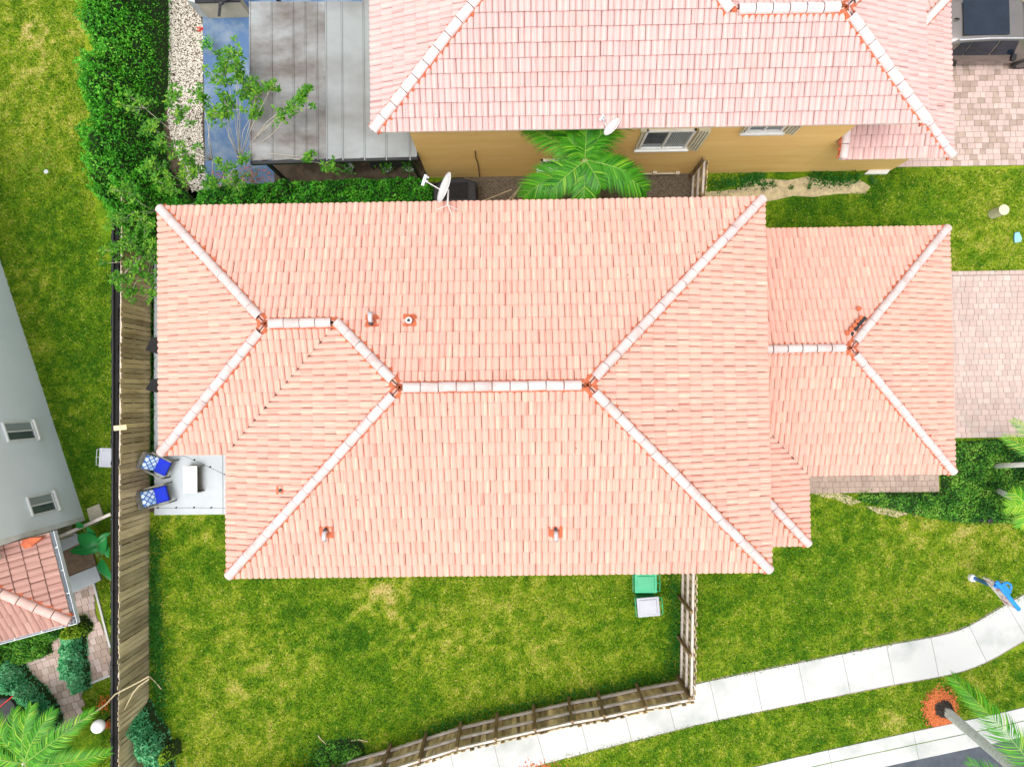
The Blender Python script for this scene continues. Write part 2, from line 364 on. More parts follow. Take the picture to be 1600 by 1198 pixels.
def rdirs(N, up=.3, spread=1.0):
    D = rng.normal(size=(N, 3))*spread; D[:, 2] = np.abs(D[:, 2])*.6+up; return D/np.linalg.norm(D, axis=1)[:, None]

# ------------------------------------------------------------------ ground and lawn
LAWNS_DRY = [(590, 925, .9, 1.0), (560, 950, .5, .6), (640, 985, .8, .5), (570, 1020, .7, .35), (700, 1000, .9, .3), (610, 935, 1.3, .4), (470, 1040, 1.3, .35), (380, 1000, 1.2, .35), (345, 1060, 1.4, .4),
             (330, 960, 1.2, .3), (420, 1110, 1.6, .3), (1420, 800, 1.6, .35), (1540, 840, 1.8, .4), (1480, 1010, 1.2, .35), (1450, 1085, 1.4, .5), (1360, 1120, 1.4, .35), (1560, 1070, 1.3, .5), (1200, 1150, 1.6, .3),
             (35, 45, 1.2, .75), (60, 60, .7, .6), (40, 430, 1.0, .5), (110, 640, .9, .3), (70, 150, 1.4, .25), (330, 835, 1.0, .5), (275, 825, .5, .7), (965, 1030, .7, .4), (1100, 1060, .7, .4), (1510, 405, .9, .5), (1480, 420, 1.6, .35),
             (820, 900, 1.3, .3), (1290, 900, .9, -.1), (760, 1080, 2.0, .2), (880, 1030, 1.3, .3)]
LAWNS_LUSH_SHADE = [(245, 900, .5, .9), (250, 1010, .7, 1.0), (255, 1120, .7, 1.0), (1050, 980, .5, 1.0), (1045, 905, .6, .8), (1300, 350, 2.6, .7), (1240, 320, 1.3, .7), (560, 1000, .9, .7), (130, 560, 1.6, .5), (140, 420, 1.2, .4),
              (100, 700, 1.5, .5), (1110, 960, .7, .8), (1240, 840, 1.2, .6), (1130, 910, 1.0, .6), (1270, 950, 1.8, .4), (60, 350, 1.4, .3), (1400, 330, 1.6, .5), (460, 930, 1.3, .5), (640, 1100, 1.0, .3), (1000, 910, 1.2, .45), (330, 880, .8, .4), (1250, 1050, 1.5, .4)]  # lush grass, plus shade by fences, bins and garage painted as darker green
LAWNS_YELLOW = [(1450, 850, 3.2, .45), (1350, 960, 2.2, .3), (1500, 1080, 3, .35), (640, 1020, 3.2, .25), (350, 1080, 2.2, .25), (800, 960, 2.4, .2), (1540, 360, 1.8, .3), (90, 100, 2.4, .75), (60, 260, 1.6, .8), (110, 40, 1.5, .7), (20, 200, 2, .4), (1560, 300, 2, .3), (1560, 860, 2.0, .4), (1350, 1000, 3, .2)]
def _blobs(X, Y, L):
    o = np.zeros(len(X))
    for px, py, r, a in L:
        c = P(px, py); o += a*np.exp(-((X-c.x)**2+(Y-c.y)**2)/(2*(r*.62)**2))
    return o
def lawn_tint(X, Y):
    n1 = vnoise(X, Y, 1.9, 1); n2 = vnoise(X, Y, .63, 2); n3 = vnoise(X, Y, .21, 3); n4 = vnoise(X, Y, 5.3, 4)
    dry = _blobs(X, Y, LAWNS_DRY); lush_shade = _blobs(X, Y, LAWNS_LUSH_SHADE); yel = _blobs(X, Y, LAWNS_YELLOW)
    t = .34+.14*(n1-.5)+.17*(n2-.5)+.42*(n3-.5)+.14*(n4-.5)
    brk = np.clip((vnoise(X, Y, .38, 8)*.6+n3*.4-.36)*2.8, 0, 1.3)
    t = t+.42*dry*brk-.2*lush_shade+.13*yel
    return np.clip(t, 0, 1)
def ground_mat():
    m, n, b, out = new_mat('lawn_ground')
    at = n.nodes.new('ShaderNodeAttribute'); at.attribute_name = 'tint'
    g = n.nodes.new('ShaderNodeNewGeometry')
    n1 = n.nodes.new('ShaderNodeTexNoise'); n1.inputs['Scale'].default_value = 11; n1.inputs['Detail'].default_value = 9; n1.inputs['Roughness'].default_value = .75
    n.links.new(g.outputs['Position'], n1.inputs['Vector'])
    mr = n.nodes.new('ShaderNodeMapRange'); mr.inputs['From Min'].default_value = .3; mr.inputs['From Max'].default_value = .7; mr.inputs['To Min'].default_value = -.3; mr.inputs['To Max'].default_value = .3
    n.links.new(n1.outputs['Fac'], mr.inputs[0])
    ad = n.nodes.new('ShaderNodeMath'); n.links.new(at.outputs['Fac'], ad.inputs[0]); n.links.new(mr.outputs[0], ad.inputs[1])
    r = ramp(n, [(0, (.02, .085, .004)), (.3, (.10, .19, .006)), (.6, (.24, .28, .018)), (1, (.50, .38, .18))])
    n.links.new(ad.outputs[0], r.inputs[0]); n.links.new(r.outputs[0], b.inputs['Base Color'])
    b.inputs['Roughness'].default_value = .95; b.inputs['Specular IOR Level'].default_value = .1
    bp = n.nodes.new('ShaderNodeBump'); bp.inputs['Strength'].default_value = .8; bp.inputs['Distance'].default_value = .05
    n.links.new(n1.outputs['Fac'], bp.inputs['Height']); n.links.new(bp.outputs[0], b.inputs['Normal'])
    return m
MT['lawn'] = ground_mat()
gx = np.unique(np.concatenate([np.arange(-22, 22.01, .2), np.geomspace(24, 900, 14), -np.geomspace(24, 900, 14)]))
gy = np.unique(np.concatenate([np.arange(-17, 17.01, .2), np.geomspace(19, 900, 14), -np.geomspace(19, 900, 14)]))
GX, GY = np.meshgrid(gx, gy); nx_, ny_ = len(gx), len(gy)
Vg = np.stack([GX.ravel(), GY.ravel(), np.zeros(GX.size)], 1)
ii = (np.arange(ny_-1)[:, None]*nx_+np.arange(nx_-1)[None]).ravel()
Fg = np.stack([ii, ii+1, ii+nx_+1, ii+nx_], 1)
np_object('ground', Vg, Fg, 'lawn', tint=lawn_tint(Vg[:, 0], Vg[:, 1]), kind='structure', off=np.zeros(3))

def sheet(name, poly_px, mat, z=.006, t=.05, parent=None, kind='structure', world=False):
    b = MB(); poly = [V2(P(x, y)) for x, y in poly_px] if not world else poly_px
    b.prism([(p.x, p.y) for p in poly], -.03, z); return b.build(name, mat, parent, kind=kind if parent is None else None)

# soil, painted shade and hard surfaces at ground level
sheet('gravel_bed', [(725, 262), (1085, 252), (1090, 335), (725, 345)], 'gravel_bed', .010)
sheet('sandy_strip', [(1101, 300), (1150, 296), (1175, 278), (1230, 282), (1262, 276), (1300, 284), (1345, 282), (1360, 292), (1352, 303), (1310, 303), (1270, 308), (1240, 306), (1215, 312), (1190, 316), (1160, 330), (1101, 335)], 'sand', .008)
sheet('planting_bed', [(258, -20), (320, -20), (322, 250), (330, 290), (400, 285), (700, 285), (740, 262), (740, 345), (225, 345), (225, 420), (244, 430), (244, 800), (233, 800), (229, 260)], 'soil_and_shade', .008)
sheet('cover_shade', [(428, 256), (662, 246), (668, 286), (430, 290)], 'soil_and_shade', .05)  # dark sheet that paints the deep shade under the patio cover, no bed
sheet('patio_floor', [(316, -40), (660, -40), (668, 285), (400, 292), (322, 296)], 'blue_floor', .035)
for k_, pl_ in enumerate(([(1266, 769), (1290, 768), (1312, 770), (1330, 776), (1346, 784), (1330, 790), (1306, 780), (1284, 776)], [(1350, 790), (1376, 792), (1420, 802), (1402, 808), (1372, 802)])):
    sheet('bare_soil', pl_, 'sand', .007+.004*k_)
sheet('path', [(241, 398), (262, 398), (262, 706), (241, 706)], 'concrete_patio', .02)

# main patio slabs
b = MB(); b.prism([P(241, 706), P(348.2, 706), P(348.6, 803), P(242, 804)], -.05, .03); patio = b.build('patio_slab', 'concrete_patio', kind='structure')
b = MB(); b.prism([P(349, 706), P(380, 706), P(380, 803), P(349.4, 803)], -.05, .027); b.build('patio_slab', 'concrete_patio', kind='structure')

# ---- sidewalk
def smooth_poly(pts, n=8):
    out = []
    for i in range(len(pts)-1):
        p0 = pts[max(i-1, 0)]; p1 = pts[i]; p2 = pts[i+1]; p3 = pts[min(i+2, len(pts)-1)]
        for k in range(n):
            t = k/n
            out.append(tuple(.5*((2*p1[j])+(-p0[j]+p2[j])*t+(2*p0[j]-5*p1[j]+4*p2[j]-p3[j])*t*t+(-p0[j]+3*p1[j]-3*p2[j]+p3[j])*t**3) for j in range(2)))
    out.append(pts[-1]); return out
def resample(pts, step):
    pts = [Vector(p) for p in pts]; out = [pts[0]]; acc = 0
    for a, c in zip(pts, pts[1:]):
        L = (c-a).length; d = step-acc
        while d <= L: out.append(a+(c-a)*(d/L)); d += step
        acc = (acc+L) % step if L else acc
    return out
mid_px = [(300, 1288), (500, 1243), (735, 1190), (900, 1147), (1087, 1100), (1200, 1076), (1380, 1040), (1500, 1016), (1580, 975), (1700, 903), (1850, 790)]
mid = resample(smooth_poly([tuple(V2(P(*p))) for p in mid_px]), .39)
sw = MB(); hw_ = .68
side_l = []; side_r = []
for i, p in enumerate(mid):
    t = (mid[min(i+1, len(mid)-1)]-mid[max(i-1, 0)]).normalized(); nrm = Vector((-t.y, t.x))
    wd = hw_
    side_l.append(p+nrm*wd); side_r.append(p-nrm*wd)
sw.prism([tuple(p+(p-q).normalized()*.05) for p, q in zip(side_l, side_r)]+[tuple(q+(q-p).normalized()*.05) for p, q in list(zip(side_l, side_r))[::-1]], -.06, .004)
sidewalk = sw.build('sidewalk', 'joint', kind='structure')
for i in range(0, len(mid)-4, 4):
    b = MB(); g = .0045
    A = [side_l[i].lerp(side_l[i+1], 4*g)]+side_l[i+1:i+4]+[side_l[i+4].lerp(side_l[i+3], 4*g)]
    C_ = [side_r[i].lerp(side_r[i+1], 4*g)]+side_r[i+1:i+4]+[side_r[i+4].lerp(side_r[i+3], 4*g)]
    b.prism([tuple(p) for p in C_]+[tuple(p) for p in A[::-1]], -.05, .028+random.uniform(-.003, .003)); b.build('slab', 'concrete', sidewalk)
# soil edge line along the walk
# ---- street kerb, gutter and road
kerb_px = [(900, 1268), (1190, 1194), (1420, 1143), (1600, 1104), (1750, 1060), (1900, 1005)]
kt = resample(smooth_poly([tuple(V2(P(*p))) for p in kerb_px]), 1.5)
def offs(pts, d):
    o = []
    for i, p in enumerate(pts):
        t = (pts[min(i+1, len(pts)-1)]-pts[max(i-1, 0)]).normalized(); o.append(p+Vector((t.y, -t.x))*d)
    return o
k0, k1, k2, k3 = offs(kt, 0), offs(kt, .42), offs(kt, .47), offs(kt, .98)
kerb = MB(); kerb.prism([tuple(p) for p in k0]+[tuple(p) for p in k3[::-1]], -.12, -.01); kerb_o = kerb.build('kerb', 'gutter_pan', kind='structure')
for i in range(0, len(kt)-2, 2):
    b = MB()
    def strip(A, B, z):
        q = [B[i], B[i+1], B[i+2], A[i+2], A[i+1], A[i]]
        c = sum(q, Vector((0, 0)))/6; return [tuple(c+(p-c)*.996) for p in q]
    b.prism(strip(k0, k1, 0), -.1, .05); b.build('kerb_stone', 'concrete', kerb_o)
    b = MB(); b.prism(strip(k2, k3, 0), -.1, .012); b.build('gutter_slab', 'concrete', kerb_o)
far = offs(kt, 8)
b = MB(); b.prism([tuple(p) for p in offs(kt, .97)]+[tuple(p) for p in far[::-1]], -.1, .006); b.build('road', 'asphalt', kind='structure')

# ---- pavers
def pavers(name, poly, ang, org, ph, lens, mats, limit, vis=lambda p: True, z=.035, gap=.010):
    """rows of pavers of height ph and mixed length inside poly (world), rows along direction ang"""
    b = MB(); b.prism([tuple(p)[:2] for p in poly], -.03, z-.016); base = b.build(name, 'joint', kind='structure')
    ca, sa = math.cos(ang), math.sin(ang); R = lambda u, v: (org[0]+u*ca-v*sa, org[1]+u*sa+v*ca)
    loc = [((p[0]-org[0])*ca+(p[1]-org[1])*sa, -(p[0]-org[0])*sa+(p[1]-org[1])*ca) for p in poly]
    u0, u1 = min(p[0] for p in loc), max(p[0] for p in loc); v0, v1 = min(p[1] for p in loc), max(p[1] for p in loc)
    items = []; v = v0; rn = random.Random(3)
    while v < v1-.03:
        u = u0-rn.uniform(0, .15)
        while u < u1:
            l = rn.choice(lens); c = R(u+l/2, v+ph/2)
            uu0, uu1 = max(u, u0), min(u+l, u1)
            c = R((uu0+uu1)/2, v+ph/2)
            if uu1-uu0 > .05 and in_poly(np.array([c[0]]), np.array([c[1]]), [tuple(p)[:2] for p in poly])[0]:
                items.append((c, uu1-uu0, min(ph, v1-v)))
            u += l
        v += ph
    seen = [it for it in items if vis(it[0])]; seen.sort(key=lambda it: it[0][0]**2+it[0][1]**2)
    single = set(id(it) for it in seen[:limit]); rest = MB(); cache = {}
    for it in items:
        c, l, h = it
        dz = rn.uniform(-.002, .002)
        if id(it) in single:
            key = (round(l, 2), round(h, 2)); mt = rn.choice(mats)
            if (key, mt) not in cache:
                q = MB(); hl, hh = key[0]/2-gap/2, key[1]/2-gap/2; e = .006
                q.prism([(-hl, -hh), (hl, -hh), (hl, hh), (-hl, hh)], -.04, -.004)
                q.add([(-hl, -hh, -.004), (hl, -hh, -.004), (hl, hh, -.004), (-hl, hh, -.004), (-hl+e, -hh+e, 0), (hl-e, -hh+e, 0), (hl-e, hh-e, 0), (-hl+e, hh-e, 0)],
                      [(0, 1, 5, 4), (1, 2, 6, 5), (2, 3, 7, 6), (3, 0, 4, 7), (4, 5, 6, 7)])
                cache[(key, mt)] = q.mesh('paver', mt)
            o = bpy.data.objects.new('paver', cache[(key, mt)]); link(o); o.parent = base
            o.location = Vector((c[0], c[1], z+dz))-base.location; o.rotation_euler = (rn.uniform(-.006, .006), rn.uniform(-.006, .006), ang+rn.uniform(-.008, .008))
        else:
            rest.box((c[0], c[1], z-.02+dz), (l-gap, h-gap, .04), ang)
    if rest.v: rest.build('paver_field', mats[0], base, kind='stuff')
    return base
def seen_fn(p): return abs(p[0]) < 18.6 and abs(p[1]) < 13.8
a = P(1470, 425); c = P(1490, 684)
pavers('driveway', [(12.3, c.y), (21, c.y), (21, a.y), (12.3, a.y)], 0, (0, 0), .195, [.19, .26, .26], ['paver', 'paver_b', 'paver'], 290, lambda p: 15.3 < p[0] < 18.5)
a = P(1240, 735); c = P(1467, 768)
pavers('walkway', [(a.x-.6, c.y), (c.x, c.y), (c.x, a.y+.9), (a.x-.6, a.y+.9)], 0, (0, 0), .2, [.19, .26], ['paver_tan', 'paver_tan'], 200, lambda p: p[1] < a.y+.1 and p[0] > P(1262, 740).x-.1)
a = P(1372, 262); c = P(1480, -40)
pavers('driveway', [(a.x, a.y), (21, a.y), (21, c.y+2), (12.8, c.y+2), (12.8, a.y+.55), (a.x, a.y+.4)], 0, (0, 0), .2, [.19, .26, .26], ['paver', 'paver_tan', 'paver'], 290, lambda p: p[0] > 15.2 and p[0] < 18.4 and p[1] < 11.9)
lp = [P(*q) for q in [(110, 915), (146, 902), (150, 960), (172, 1000), (173, 1054), (131, 1070), (128, 1090), (128, 1118), (112, 1142), (70, 1150), (28, 1060), (20, 1040), (80, 1000), (100, 980)]]
pavers('garden_path', lp, math.radians(17), tuple(lp[0])[:2], .24, [.22, .25], ['paver_tan', 'paver_b', 'paver'], 290, lambda p: True)
b = MB()
for q1, q2 in [((146, 905), (173, 1010)), ((173, 1054), (131, 1071))]:
    u, v_ = P(*q1), P(*q2); b.box((u+v_)/2+Vector((0, 0, .02)), ((v_-u).length, .07, .08), math.atan2((v_-u).y, (v_-u).x))
b.build('path_edging', 'concrete', kind='structure')

# ------------------------------------------------------------------ tiled roofs
S_ = .375; COSA = 1/math.sqrt(1+S_*S_)
def tile_template(roll, expo, rise=.056, th=.026, nroll=2, seg=6):
    W = roll*nroll; fr = np.array([0, .07, .22, .5, .78, .93]); hh = np.array([0, .46, .80, 1, .78, .42])
    us = np.concatenate([(fr+k)*roll for k in range(nroll)]+[[W]]); us[0] = .003; us[-1] = W-.003; prof = rise*np.concatenate([np.tile(hh, nroll), [0]])
    lo, hi = -.035, expo-.01
    V = []; 
    for u, p in zip(us, prof): V.append((u, lo, p+.002))
    for u, p in zip(us, prof): V.append((u, lo, p+th+.006))
    for u, p in zip(us, prof): V.append((u, expo-.060, p+.008))
    for u, p in zip(us, prof): V.append((u, expo-.022, p-.018))      # head of the tile drops below the nose of the next course
    for u, p in zip(us, prof): V.append((u, lo, p+th+.006))          # the lip has an edge of its own, so the shading breaks there
    n = len(us); F = []
    for i in range(n-1):
        F.append((i, i+1, n+i+1, n+i)); F.append((4*n+i, 4*n+i+1, 2*n+i+1, 2*n+i)); F.append((2*n+i, 2*n+i+1, 3*n+i+1, 3*n+i))
    return np.array(V), np.array(F), W
def convex_clip_planes(poly):
    n = len(poly); out = []
    for i in range(n):
        a, c = Vector(poly[i]), Vector(poly[(i+1) % n]); t = (c-a).normalized(); out.append((a, Vector((t.y, -t.x))))   # outward normal for ccw
    return out
def make_roof(house, name, facets, lines, mats, roll=.165, expo=.355, eave_over=.015, deck_extra=None, cap_r=.125, cap_len=.44, max_tiles=300, min_edge=0, valley=()):
    """facets: dict(o=(x,y) point on eave, t=eave direction, z=eave height, polys=[convex polygons in world xy], noclip=...)"""
    tmat, cmat = mats
    TV, TF, W = tile_template(roll, expo)
    dk = MB(); whole = []; stuffV = []; stuffF = []; stuffUV = []; nv = 0
    cl_v = []; cl_f = []; cl_uv = []
    ir = np.random.default_rng(11)
    for fc in facets:
        t = Vector(fc['t']).normalized(); nin = Vector((-t.y, t.x)); o2 = Vector(fc['o']); z0 = fc['z']
        T3 = Vector((t.x, t.y, 0)); V3 = Vector((nin.x*COSA, nin.y*COSA, S_*COSA)); N3 = T3.cross(V3)
        O3 = Vector((o2.x, o2.y, z0))
        for poly in fc['polys']:
            uvp = [((Vector(p)-o2).dot(t), (Vector(p)-o2).dot(nin)/COSA) for p in poly]
            A = sum(uvp[i][0]*uvp[(i+1) % len(uvp)][1]-uvp[(i+1) % len(uvp)][0]*uvp[i][1] for i in range(len(uvp)))
            if A < 0: uvp = uvp[::-1]
            dk.add([O3+T3*u+V3*v-N3*.02 for u, v in uvp], [tuple(range(len(uvp)))])
            planes = convex_clip_planes(uvp)
            soft = []
            if 'soft' in fc:
                su = (Vector((fc['soft'], 0))-Vector((o2.x, 0))).dot(t)
                soft = [(a, nn) for a, nn in planes if abs(nn.y) < .02 and abs(a.x-su) < .02]
                planes = [q_ for q_ in planes if q_ not in soft]
            planes = [(a, nn) for a, nn in planes if not (abs(nn.x) < .05 and nn.y < 0 and a.y < .02)]      # the eave edge is not cut
            u0 = min(p[0] for p in uvp); u1 = max(p[0] for p in uvp); v1 = max(p[1] for p in uvp)
            bm = bmesh.new(); uvl = bm.loops.layers.uv.new('UVMap'); any_clip = False
            J = int(v1/expo)+2
            for j in range(J):
                k0_ = int(math.floor(u0/W))-1; k1_ = int(math.ceil(u1/W))+1
                sh = (j % 2)*roll
                for k in range(k0_, k1_):
                    seed = (hash((round(o2.x, 2), round(o2.y, 2), j, k)) & 0xffff)
                    ir = random.Random(seed)
                    ju, jv, jr = ir.uniform(-.003, .003), ir.uniform(-.006, .006), ir.uniform(-.007, .007)
                    ou, ov = k*W+sh+ju, j*expo+jv-eave_over
                    corners = [(ou, ov), (ou+W, ov), (ou+W, ov+expo), (ou, ov+expo)]
                    dmax = max(max((Vector(cn)-a).dot(nn) for cn in corners) for a, nn in planes)
                    dall = max(min((Vector(cn)-a).dot(nn) for cn in corners) for a, nn in planes)
                    if dall > -.01: continue
                    if any((Vector((ou+W/2, ov+expo/2))-a).dot(nn) > 0 for a, nn in soft): continue
                    L = TV.copy(); cr, sr = math.cos(jr), math.sin(jr)
                    x = L[:, 0]*cr-L[:, 1]*sr+ou; y = L[:, 0]*sr+L[:, 1]*cr+ov
                    uo = ir.randrange(4000)*2*roll; vo = float(ir.randrange(500))+.3
                    UV = np.stack([TV[:, 0]+uo, (TV[:, 1]+.1)*.9+vo], 1)
                    if dmax <= 0:
                        pos = O3+T3*(ou)+V3*(ov)
                        whole.append((pos, jr, T3, V3, N3, x, y, L[:, 2], UV, O3, fc, ir.randrange(24)))
                    else:
                        any_clip = True
                        vsn = [bm.verts.new((x[i], y[i], L[i, 2])) for i in range(len(x))]
                        for f in TF:
                            ff = bm.faces.new([vsn[i] for i in f])
                            for lp_, i in zip(ff.loops, f): lp_[uvl].uv = UV[i]
            if any_clip:
                for a, nn in planes:
                    bmesh.ops.bisect_plane(bm, geom=bm.verts[:]+bm.edges[:]+bm.faces[:], plane_co=(a.x, a.y, 0), plane_no=(nn.x, nn.y, 0), clear_outer=True, dist=1e-5)
                bm.verts.index_update(); base_i = len(cl_v)
                for vv in bm.verts: cl_v.append(tuple(O3+T3*vv.co.x+V3*vv.co.y+N3*vv.co.z))
                for ff in bm.faces:
                    cl_f.append(tuple(base_i+vv.index for vv in ff.verts)); cl_uv += [tuple(lp_[uvl].uv) for lp_ in ff.loops]
            bm.free()
    # fascia and soffit
    if deck_extra:
        out, zf = deck_extra; n = len(out)
        dk.add([(p[0], p[1], zf-.02) for p in out]+[(p[0], p[1], zf-.2) for p in out], [(i, (i+1) % n, n+(i+1) % n, n+i) for i in range(n)], 1)
        dk.add([(p[0], p[1], zf-.2) for p in out], [tuple(range(n))], 1)
    roof = dk.build(name, ['deck', 'fascia'], house)
    # individual tiles: those that show largest
    def score(wt):
        d = Vector((0, 0, CH))-wt[0]; return abs(wt[4].dot(d.normalized()))/d.length_squared
    def inview(wt):
        q = wt[0]-Vector((0, 0, CH)); r = CR.transposed() @ q; return abs(r.x/-r.z*FOC) < 795 and abs(r.y/-r.z*FOC) < 593
    cand = [i for i, wt in enumerate(whole) if inview(wt)]; cand.sort(key=lambda i: -score(whole[i]))
    return dict(roof=roof, whole=whole, cand=cand, score=score, clip=(cl_v, cl_f, cl_uv), lines=lines, mats=mats, TV=TV, TF=TF, W=W, roll=roll, expo=expo, cap_r=cap_r, cap_len=cap_len, house=house)
def finish_roofs(rs, limit=300):
    allc = sorted([(-r['score'](r['whole'][i]), n, i) for n, r in enumerate(rs) for i in r['cand']])
    chosen = [set() for _ in rs]
    for _, n, i in allc[:limit]: chosen[n].add(i)
    for r, ch in zip(rs, chosen):
        tmat, cmat = r['mats']; roof = r['roof']; base = world_loc(roof); cache = {}
        VV = []; FF = []; UU = []; nv = 0
        for i, wt in enumerate(r['whole']):
            pos, jr, T3, V3, N3, x, y, z, UV, O3, fc, var = wt
            if i in ch:
                if var not in cache:
                    me = bpy.data.meshes.new('tile'); me.from_pydata([tuple(q) for q in r['TV']], [], [tuple(int(k) for k in f) for f in r['TF']])
                    ul = me.uv_layers.new(name='UVMap'); ul.data.foreach_set('uv', UV[r['TF'].ravel()].astype(np.float32).ravel()); me.materials.append(MT[tmat])
                    me.polygons.foreach_set('use_smooth', [k % 3 == 1 for k in range(len(r['TF']))]); me.update(); cache[var] = me
                o = bpy.data.objects.new('tile', cache[var]); link(o); o.parent = roof
                R = Matrix((T3, V3, N3)).transposed() @ Matrix.Rotation(jr, 3, 'Z')
                o.location = pos-base; o.rotation_euler = R.to_euler()
            else:
                A = np.array(O3)+np.outer(x, T3)+np.outer(y, V3)+np.outer(z, N3)
                VV.append(A); FF.append(r['TF']+nv); UU.append(UV); nv += len(A)
        if VV:
            o = np_object('tile_field', np.vstack(VV), np.vstack(FF), tmat, uv=np.vstack(UU), parent=roof, kind='stuff')
            o.data.polygons.foreach_set('use_smooth', [k % 3 == 1 for k in range(len(o.data.polygons))])
        cv, cf, cu = r['clip']
        if cv:
            me = bpy.data.meshes.new('cut_tile'); me.from_pydata([(q[0]-base.x, q[1]-base.y, q[2]-base.z) for q in cv], [], cf)
            ul = me.uv_layers.new(name='UVMap'); ul.data.foreach_set('uv', np.array(cu, dtype=np.float32).ravel()); me.materials.append(MT[tmat])
            o = bpy.data.objects.new('cut_tile', me); link(o); place(o, roof, kind='stuff')
        # ridge tiles and mortar
        mo = MB(); bd_ = MB()
        for ln in r['lines']:
            A, B = Vector(ln[0]), Vector(ln[1]); hip = abs(A.z-B.z) > .2
            d = (B-A); L = d.length; d.normalize(); side = Vector((-d.y, d.x, 0)).normalized(); up = side.cross(d)*-1
            if up.z < 0: up = -up
            drop = S_/math.sqrt(2) if hip else S_
            cl, cr_ = r['cap_len'], r['cap_r']
            s0 = .02 if hip else cr_*.9; s1 = L-(.20 if hip else cr_*.9)
            nc = max(1, round((s1-s0)/cl)); st = (s1-s0)/nc
            if ('capmesh', round(st, 2)) not in cache:
                q = MB(); n = 9; ring = []
                for (yy, rr, zz) in ((-.02, cr_*1.03, .0), (-.02, cr_*1.03-.0, .0), (st*.5, cr_*.98, .0), (st-.042, cr_*.97, .0)):
                    ring.append([(rr*math.cos(math.pi*(-.06+1.12*k/(n-1))), yy, rr*.86*math.sin(math.pi*(-.06+1.12*k/(n-1)))+zz) for k in range(n)])
                vs = [p for rg in ring[1:] for p in rg]; q.add(vs, [(i*n+k+1, i*n+k, (i+1)*n+k, (i+1)*n+k+1) for i in range(2) for k in range(n-1)])
                inner = [(p[0]*.82, p[1], p[2]*.82-.01) for p in ring[1]]
                q.add(ring[1]+inner, [(k, k+1, n+k+1, n+k) for k in range(n-1)])
                cache[('capmesh', round(st, 2))] = q.mesh('ridge_tile', cmat, smooth=True)
            for k in range(nc):
                # each cap overlaps the one below it: lower end proud
                o = bpy.data.objects.new('ridge_tile', cache[('capmesh', round(st, 2))]); link(o); o.parent = roof
                R = Matrix((side*-1, d, up)).transposed()
                if R.determinant() < 0: R = Matrix((side, d, up)).transposed()
                R = R @ Matrix.Rotation(random.uniform(-.03, .03), 3, 'Z') @ Matrix.Rotation(-.03, 3, 'X')
                o.location = A+d*(s0+k*st)+up*(.058+random.uniform(-.003, .003))-base; o.rotation_euler = R.to_euler()
            bd_.tube([A+d*(s0+.08)+up*.058, A+d*(s1-.08)+up*.058], cr_*.66, 12)
            # mortar strip both sides, with lobes that run into the pans of the tiles
            for sg in (1, -1):
                m_ = int((s1-s0+.16)/.035); prev = None
                per = r['roll']*(math.sqrt(2) if hip else 1)
                for k in range(m_+1):
                    s = s0-.02+k*.035
                    lob = max(0, math.sin(2*math.pi*s/per+sg))**2*.05+random.uniform(0, .022)
                    if random.random() < .04: lob += .05
                    w0, w1, w2_ = cr_*.5, cr_+.004, cr_+.012+lob
                    c0 = A+d*s
                    q = [c0+side*sg*w0+Vector((0, 0, .10-drop*w0)), c0+side*sg*w1+Vector((0, 0, .082-drop*w1)), c0+side*sg*w2_+Vector((0, 0, .055-drop*w2_)), c0+side*sg*(w2_+.008)+Vector((0, 0, .0-drop*w2_))]
                    if prev:
                        mo.add(prev+q, [(i, i+1, 5+i, 4+i) if sg > 0 else (i+1, i, 4+i, 5+i) for i in range(3)])
                    prev = q
            # dab of mortar closing the ends
            for pt in ((A+d*(s0+.01), B) if hip else (A, B)):
                if pt is B or not hip:
                    mo.lathe(pt+Vector((0, 0, -.05)), [(.10, .0), (.095, .085), (.07, .105), (.03, .115)], 10)
        bd_.build('ridge_bedding', 'deck', roof, kind='stuff')
        mo.build('mortar', 'mortar', roof, kind='stuff')
def walls(house, outline, z0, z1, mat, name='wall', th=.2):
    b = MB(); b.prism(outline, z0, z1); return b.build(name, mat, house)

xE, x0, x1, y0, y1, yE, zE = -9.64, -7.83, 6.655, -4.75, 5.19, -1.43, 5.6
hw = (y1-y0)/2; ym = (y0+y1)/2; zr = zE+hw*S_; h2 = (y1-yE)/2; z2 = zE+h2*S_
main = thing('house', (-.6, .2, 0), 'large central two storey house under salmon clay tile roof, patio at its left end', 'house')
RE = (x1-hw, ym); RL = (x0+hw, ym); VA = (x0+h2, y1-h2); EX = (xE+h2, y1-h2)
big = make_roof(main, 'roof', [
    dict(o=(x1, y1), t=(-1, 0), z=zE, soft=VA[0], polys=[[(VA[0], y1), (x1, y1), RE, RL, VA], [(xE, y1), (VA[0], y1), VA, EX]]),
    dict(o=(xE, y1), t=(0, -1), z=zE, polys=[[(xE, yE), (xE, y1), EX]]),
    dict(o=(xE, yE), t=(1, 0), z=zE, polys=[[(xE, yE), (x0+.0, yE), (VA[0]-.02, VA[1]), EX]]),
    dict(o=(x0, y1), t=(0, -1), z=zE, polys=[[(x0, y0), RL, (VA[0]+.02, VA[1]), (x0, yE-.03)]]),
    dict(o=(x0, y0), t=(1, 0), z=zE, polys=[[(x0, y0), (x1, y0), RE, RL]]),
    dict(o=(x1, y0), t=(0, 1), z=zE, polys=[[(x1, y0), (x1, y1), RE]])],
    [((xE, y1, zE), (*EX, z2)), ((xE, yE, zE), (*EX, z2)), ((*EX, z2), (VA[0], VA[1], z2)), ((*VA, z2), (*RL, zr)), ((x0, y0, zE), (*RL, zr)), ((*RL, zr), (*RE, zr)), ((x1, y0, zE), (*RE, zr)), ((x1, y1, zE), (*RE, zr))],
    ('tile_main', 'cap_main'), deck_extra=([(xE, yE), (x0, yE), (x0, y0), (x1, y0), (x1, y1), (xE, y1)], zE))
